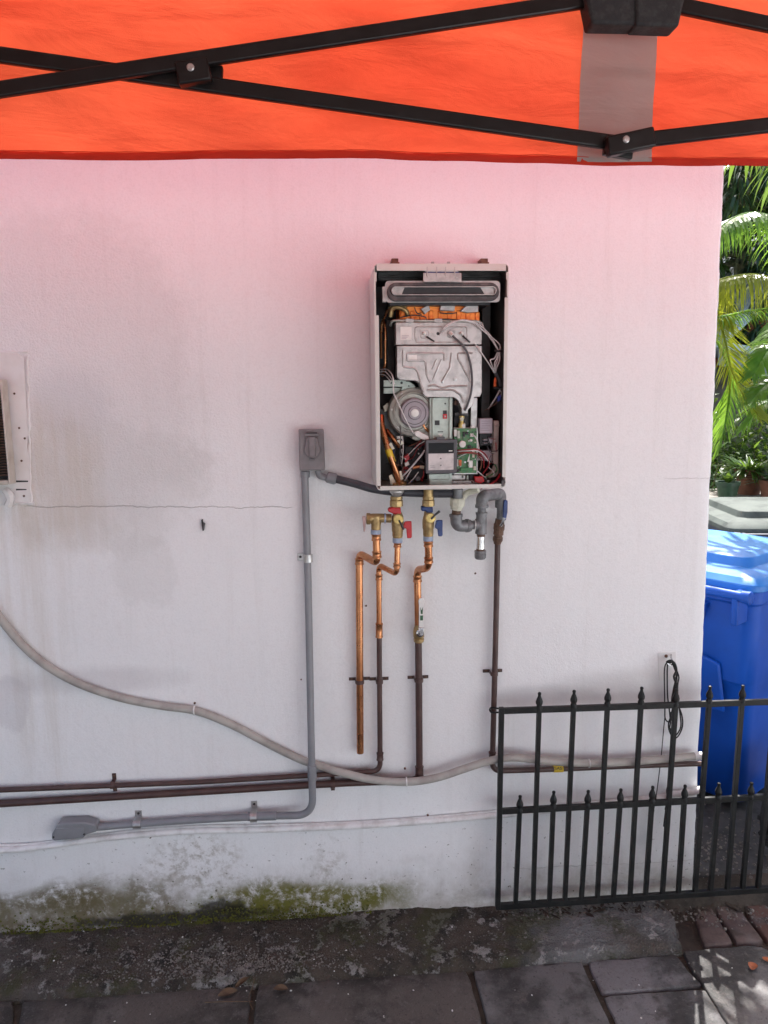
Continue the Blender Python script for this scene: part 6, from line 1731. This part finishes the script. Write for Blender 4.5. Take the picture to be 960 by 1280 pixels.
def shrub(lab, base, rad, h, n, seed, mat=LEAFG):
    q = random.Random(seed); base = Vector(base)
    t = thing('shrub', lab, 'shrub', base, 'shrubs along the garden bed')
    lb = MB(); lf = MB()
    for i in range(9):
        a = i*2.4; lb.tube([base, base + Vector((math.cos(a)*rad*.5, math.sin(a)*rad*.5, h*q.uniform(.5, .9)))], [.012, .004], 5)
    obj('stems', lb, BARK, t)
    for i in range(n):
        a = q.uniform(0, 6.28); u = q.random()**.5; z = h*q.uniform(.08, 1)*(1 - .35*u)
        c = base + Vector((math.cos(a)*rad*u, math.sin(a)*rad*u, z)); d = Vector((q.gauss(0, 1), q.gauss(0, 1), q.gauss(.3, .6)))
        blade(lf, c, d, q.uniform(.05, .11), q.uniform(.025, .045), q.uniform(.3, 1.0), 3)
    obj('foliage', lf, mat, t, recalc=False, smooth=False)
shrub('leafy green shrub at the foot of the yellowing palm', at(893, 4.3), .55, 1.75, 3600, 31)
shrub('small-leaved shrub between the low palm and the bench', at(945, 4.5), .6, 1.7, 4200, 32)
shrub('dark rounded shrub under the awning', at(1000, 5.0), .7, 1.7, 3000, 33, LEAFD)
shrub('dark low shrub close against the side wall behind the bins', at(868, 3.6), .4, 1.3, 2400, 35, LEAFD)

# ---- neighbour's house
nh = thing('neighbour_house', 'orange neighbouring house with a pale blue roof fascia and grey-blue awning', 'house', (P(960, 420, -6.6).x+1.5, 7.5, -.07))
dn = 6.4
p0, p1 = P(893, 440, -dn), P(985, 357, -dn); sl_ = (p1-p0)/(p1.x-p0.x)
e0, e1 = p0 - sl_*.6, p1 + sl_*1.6
mb = MB(); mb.prism([e0 + Vector((0, 0, -.02)), e1 + Vector((0, 0, -.02)), e1 + Vector((0, 0, .17)), e0 + Vector((0, 0, .17))], (0, .05, 0)); obj('fascia', mb, FASCIA, nh, bevel=.006)
mb = MB(); mb.prism([e0 + Vector((0, -.03, .15)), e1 + Vector((0, -.03, .15)), e1 + Vector((0, -.03, .20)), e0 + Vector((0, -.03, .20))], (0, 3.2, 0)); obj('roof', mb, AWN, nh, bevel=.005)
zb = -.07
wx0, wx1 = p0.x - .2, e1.x
mb = MB(); mb.prism([Vector((wx0, dn+.35, zb)), Vector((wx1, dn+.35, zb)), Vector((wx1, dn+.35, e1.z+.1)), Vector((wx0, dn+.35, p0.z-.2+.13))], (0, .2, 0)); obj('wall', mb, BRICKO, nh)
a, b = P(914, 418, -dn-.3), P(948, 428, -dn-.3)
for (x0, x1) in ((914, 926), (929, 941), (944, 957)):
    w_ = obj('window', pbox(x0, 415, x1, 432, -dn-.28, -dn-.36), DARK, nh); obj('pane', pbox(x0+1, 416, x1-1, 431, -dn-.27, -dn-.285), GLASS, w_)
q0, q1 = P(898, 425.5, -dn+.5), P(1000, 444, -dn+.5)
mb = MB(); mb.prism([q0, q1, q1 + Vector((0, 0, -.075)), q0 + Vector((0, 0, -.075))], (0, .9, 0)); aw = obj('awning', mb, FASCIA, nh, bevel=.004)
mb = MB(); mb.prism([q0 + Vector((.1, .15, -.08)), q1 + Vector((-.1, .15, -.08)), q1 + Vector((-.1, .15, -.26)), q0 + Vector((.1, .15, -.26))], (0, .03, 0)); obj('awning_skirt', mb, AWN, nh, bevel=.003)
mb = MB().box((wx0+.1, dn+.30, zb), (wx1-.1, dn+.345, P(930, 458, -dn).z)); obj('lower_wall', mb, CONC, nh)

# ---- fallen leaves and scraps
def leaf(lab, px, py, z, L, w, rot, mat=DRY, curl=.5, cat='leaf'):
    p = G(px, py, z); mb = MB(); n = 8; o = Matrix.Rotation(rot, 3, 'Z')
    for i in range(n+1):
        t = i/n; ww = w*math.sin(math.pi*(.04+.94*t))**.8*.5
        for s in (-1, 0, 1):
            v = Vector(((t-.5)*L, s*ww, .002 + abs(s)*ww*curl + .25*L*(t-.5)**2*curl))
            mb.v.append(p + o @ v)
    for i in range(n):
        for k in range(2): mb.f.append((i*3+k, i*3+k+1, i*3+k+4, i*3+k+3))
    x = obj('fallen_leaf', mb, mat, recalc=False, angle=80); tag(x, lab, cat, 'dead leaves on the ground')
ORL = pm('orange_dead_leaf', (0.42, 0.12, 0.04), 0.6, 0, (0.26, 0.08, 0.03), 60)
leaf('curled tan dry leaf at the head of a slab joint', 303, 1231, -.02, .050, .016, .8, DRY, 1.6)
leaf('flat dark red-brown leaf on the middle slab', 351, 1237, Z_SLAB+.004, .040, .024, -.1)
leaf('orange dead leaf on the slab beyond the sun patches', 941, 1209, Z_SLAB+.006, .034, .026, .9, ORL)
leaf('small orange leaf at the slab edge beside the dark brick', 958, 1201, Z_SLAB+.004, .026, .02, 2.0, ORL)
leaf('brown leaf lying in the joint beside the strip', 285, 1243, Z_SLAB+.003, .055, .03, .3)
lm = MB()
q = random.Random(5)
for i in range(150):
    px = q.uniform(612, 955); py = 1141 - (px-612)*.055 + q.gauss(2, 5); p = G(px, py, 0)
    if p.y > -.03: continue
    zz = (strip_z(p.x, p.y) if p.x < XEND-.03 else ZB) + .003
    a = q.uniform(0, 6.28); d = Vector((math.cos(a), math.sin(a), q.uniform(-.1, .35)))
    blade(lm, Vector((p.x, p.y, zz)), d, q.choice((.008, .012, .018, .03, .045))*q.uniform(.7, 1.2), q.uniform(.003, .020), q.uniform(-.4, .9), 3)
obj('leaf_litter', lm, LITTER, kind='stuff', recalc=False)
sc_ = MB()
for i in range(46):
    px, py = q.uniform(0, 955), q.uniform(1165, 1279); p = G(px, py, Z_SLAB)
    z = strip_z(p.x, p.y)+.001 if p.y > strip_front(p.x) and p.x < XEND-.03 else Z_SLAB+.004
    octa(sc_, Vector((p.x, p.y, z)), q.uniform(.0015, .0042), rq())
obj('paint_flakes', sc_, WHITEP, kind='stuff', smooth=False, recalc=False)
tw = thing('dry_twig', 'thin pale dry twig lying across a slab joint beside a tan leaf', 'twig', G(300, 1245, Z_SLAB))
obj('stem', MB().tube(spline([G(256, 1253, Z_SLAB+.006), G(285, 1252, Z_SLAB+.008), G(316, 1252, Z_SLAB+.006)], 5), .0012, 6), DRY, tw)
obj('stem', MB().tube(spline([G(318, 1222, -.005), G(316, 1233, Z_SLAB+.012), G(311, 1248, Z_SLAB+.010), G(316, 1262, Z_SLAB+.006)], 5), .0011, 6), DRY, tw)
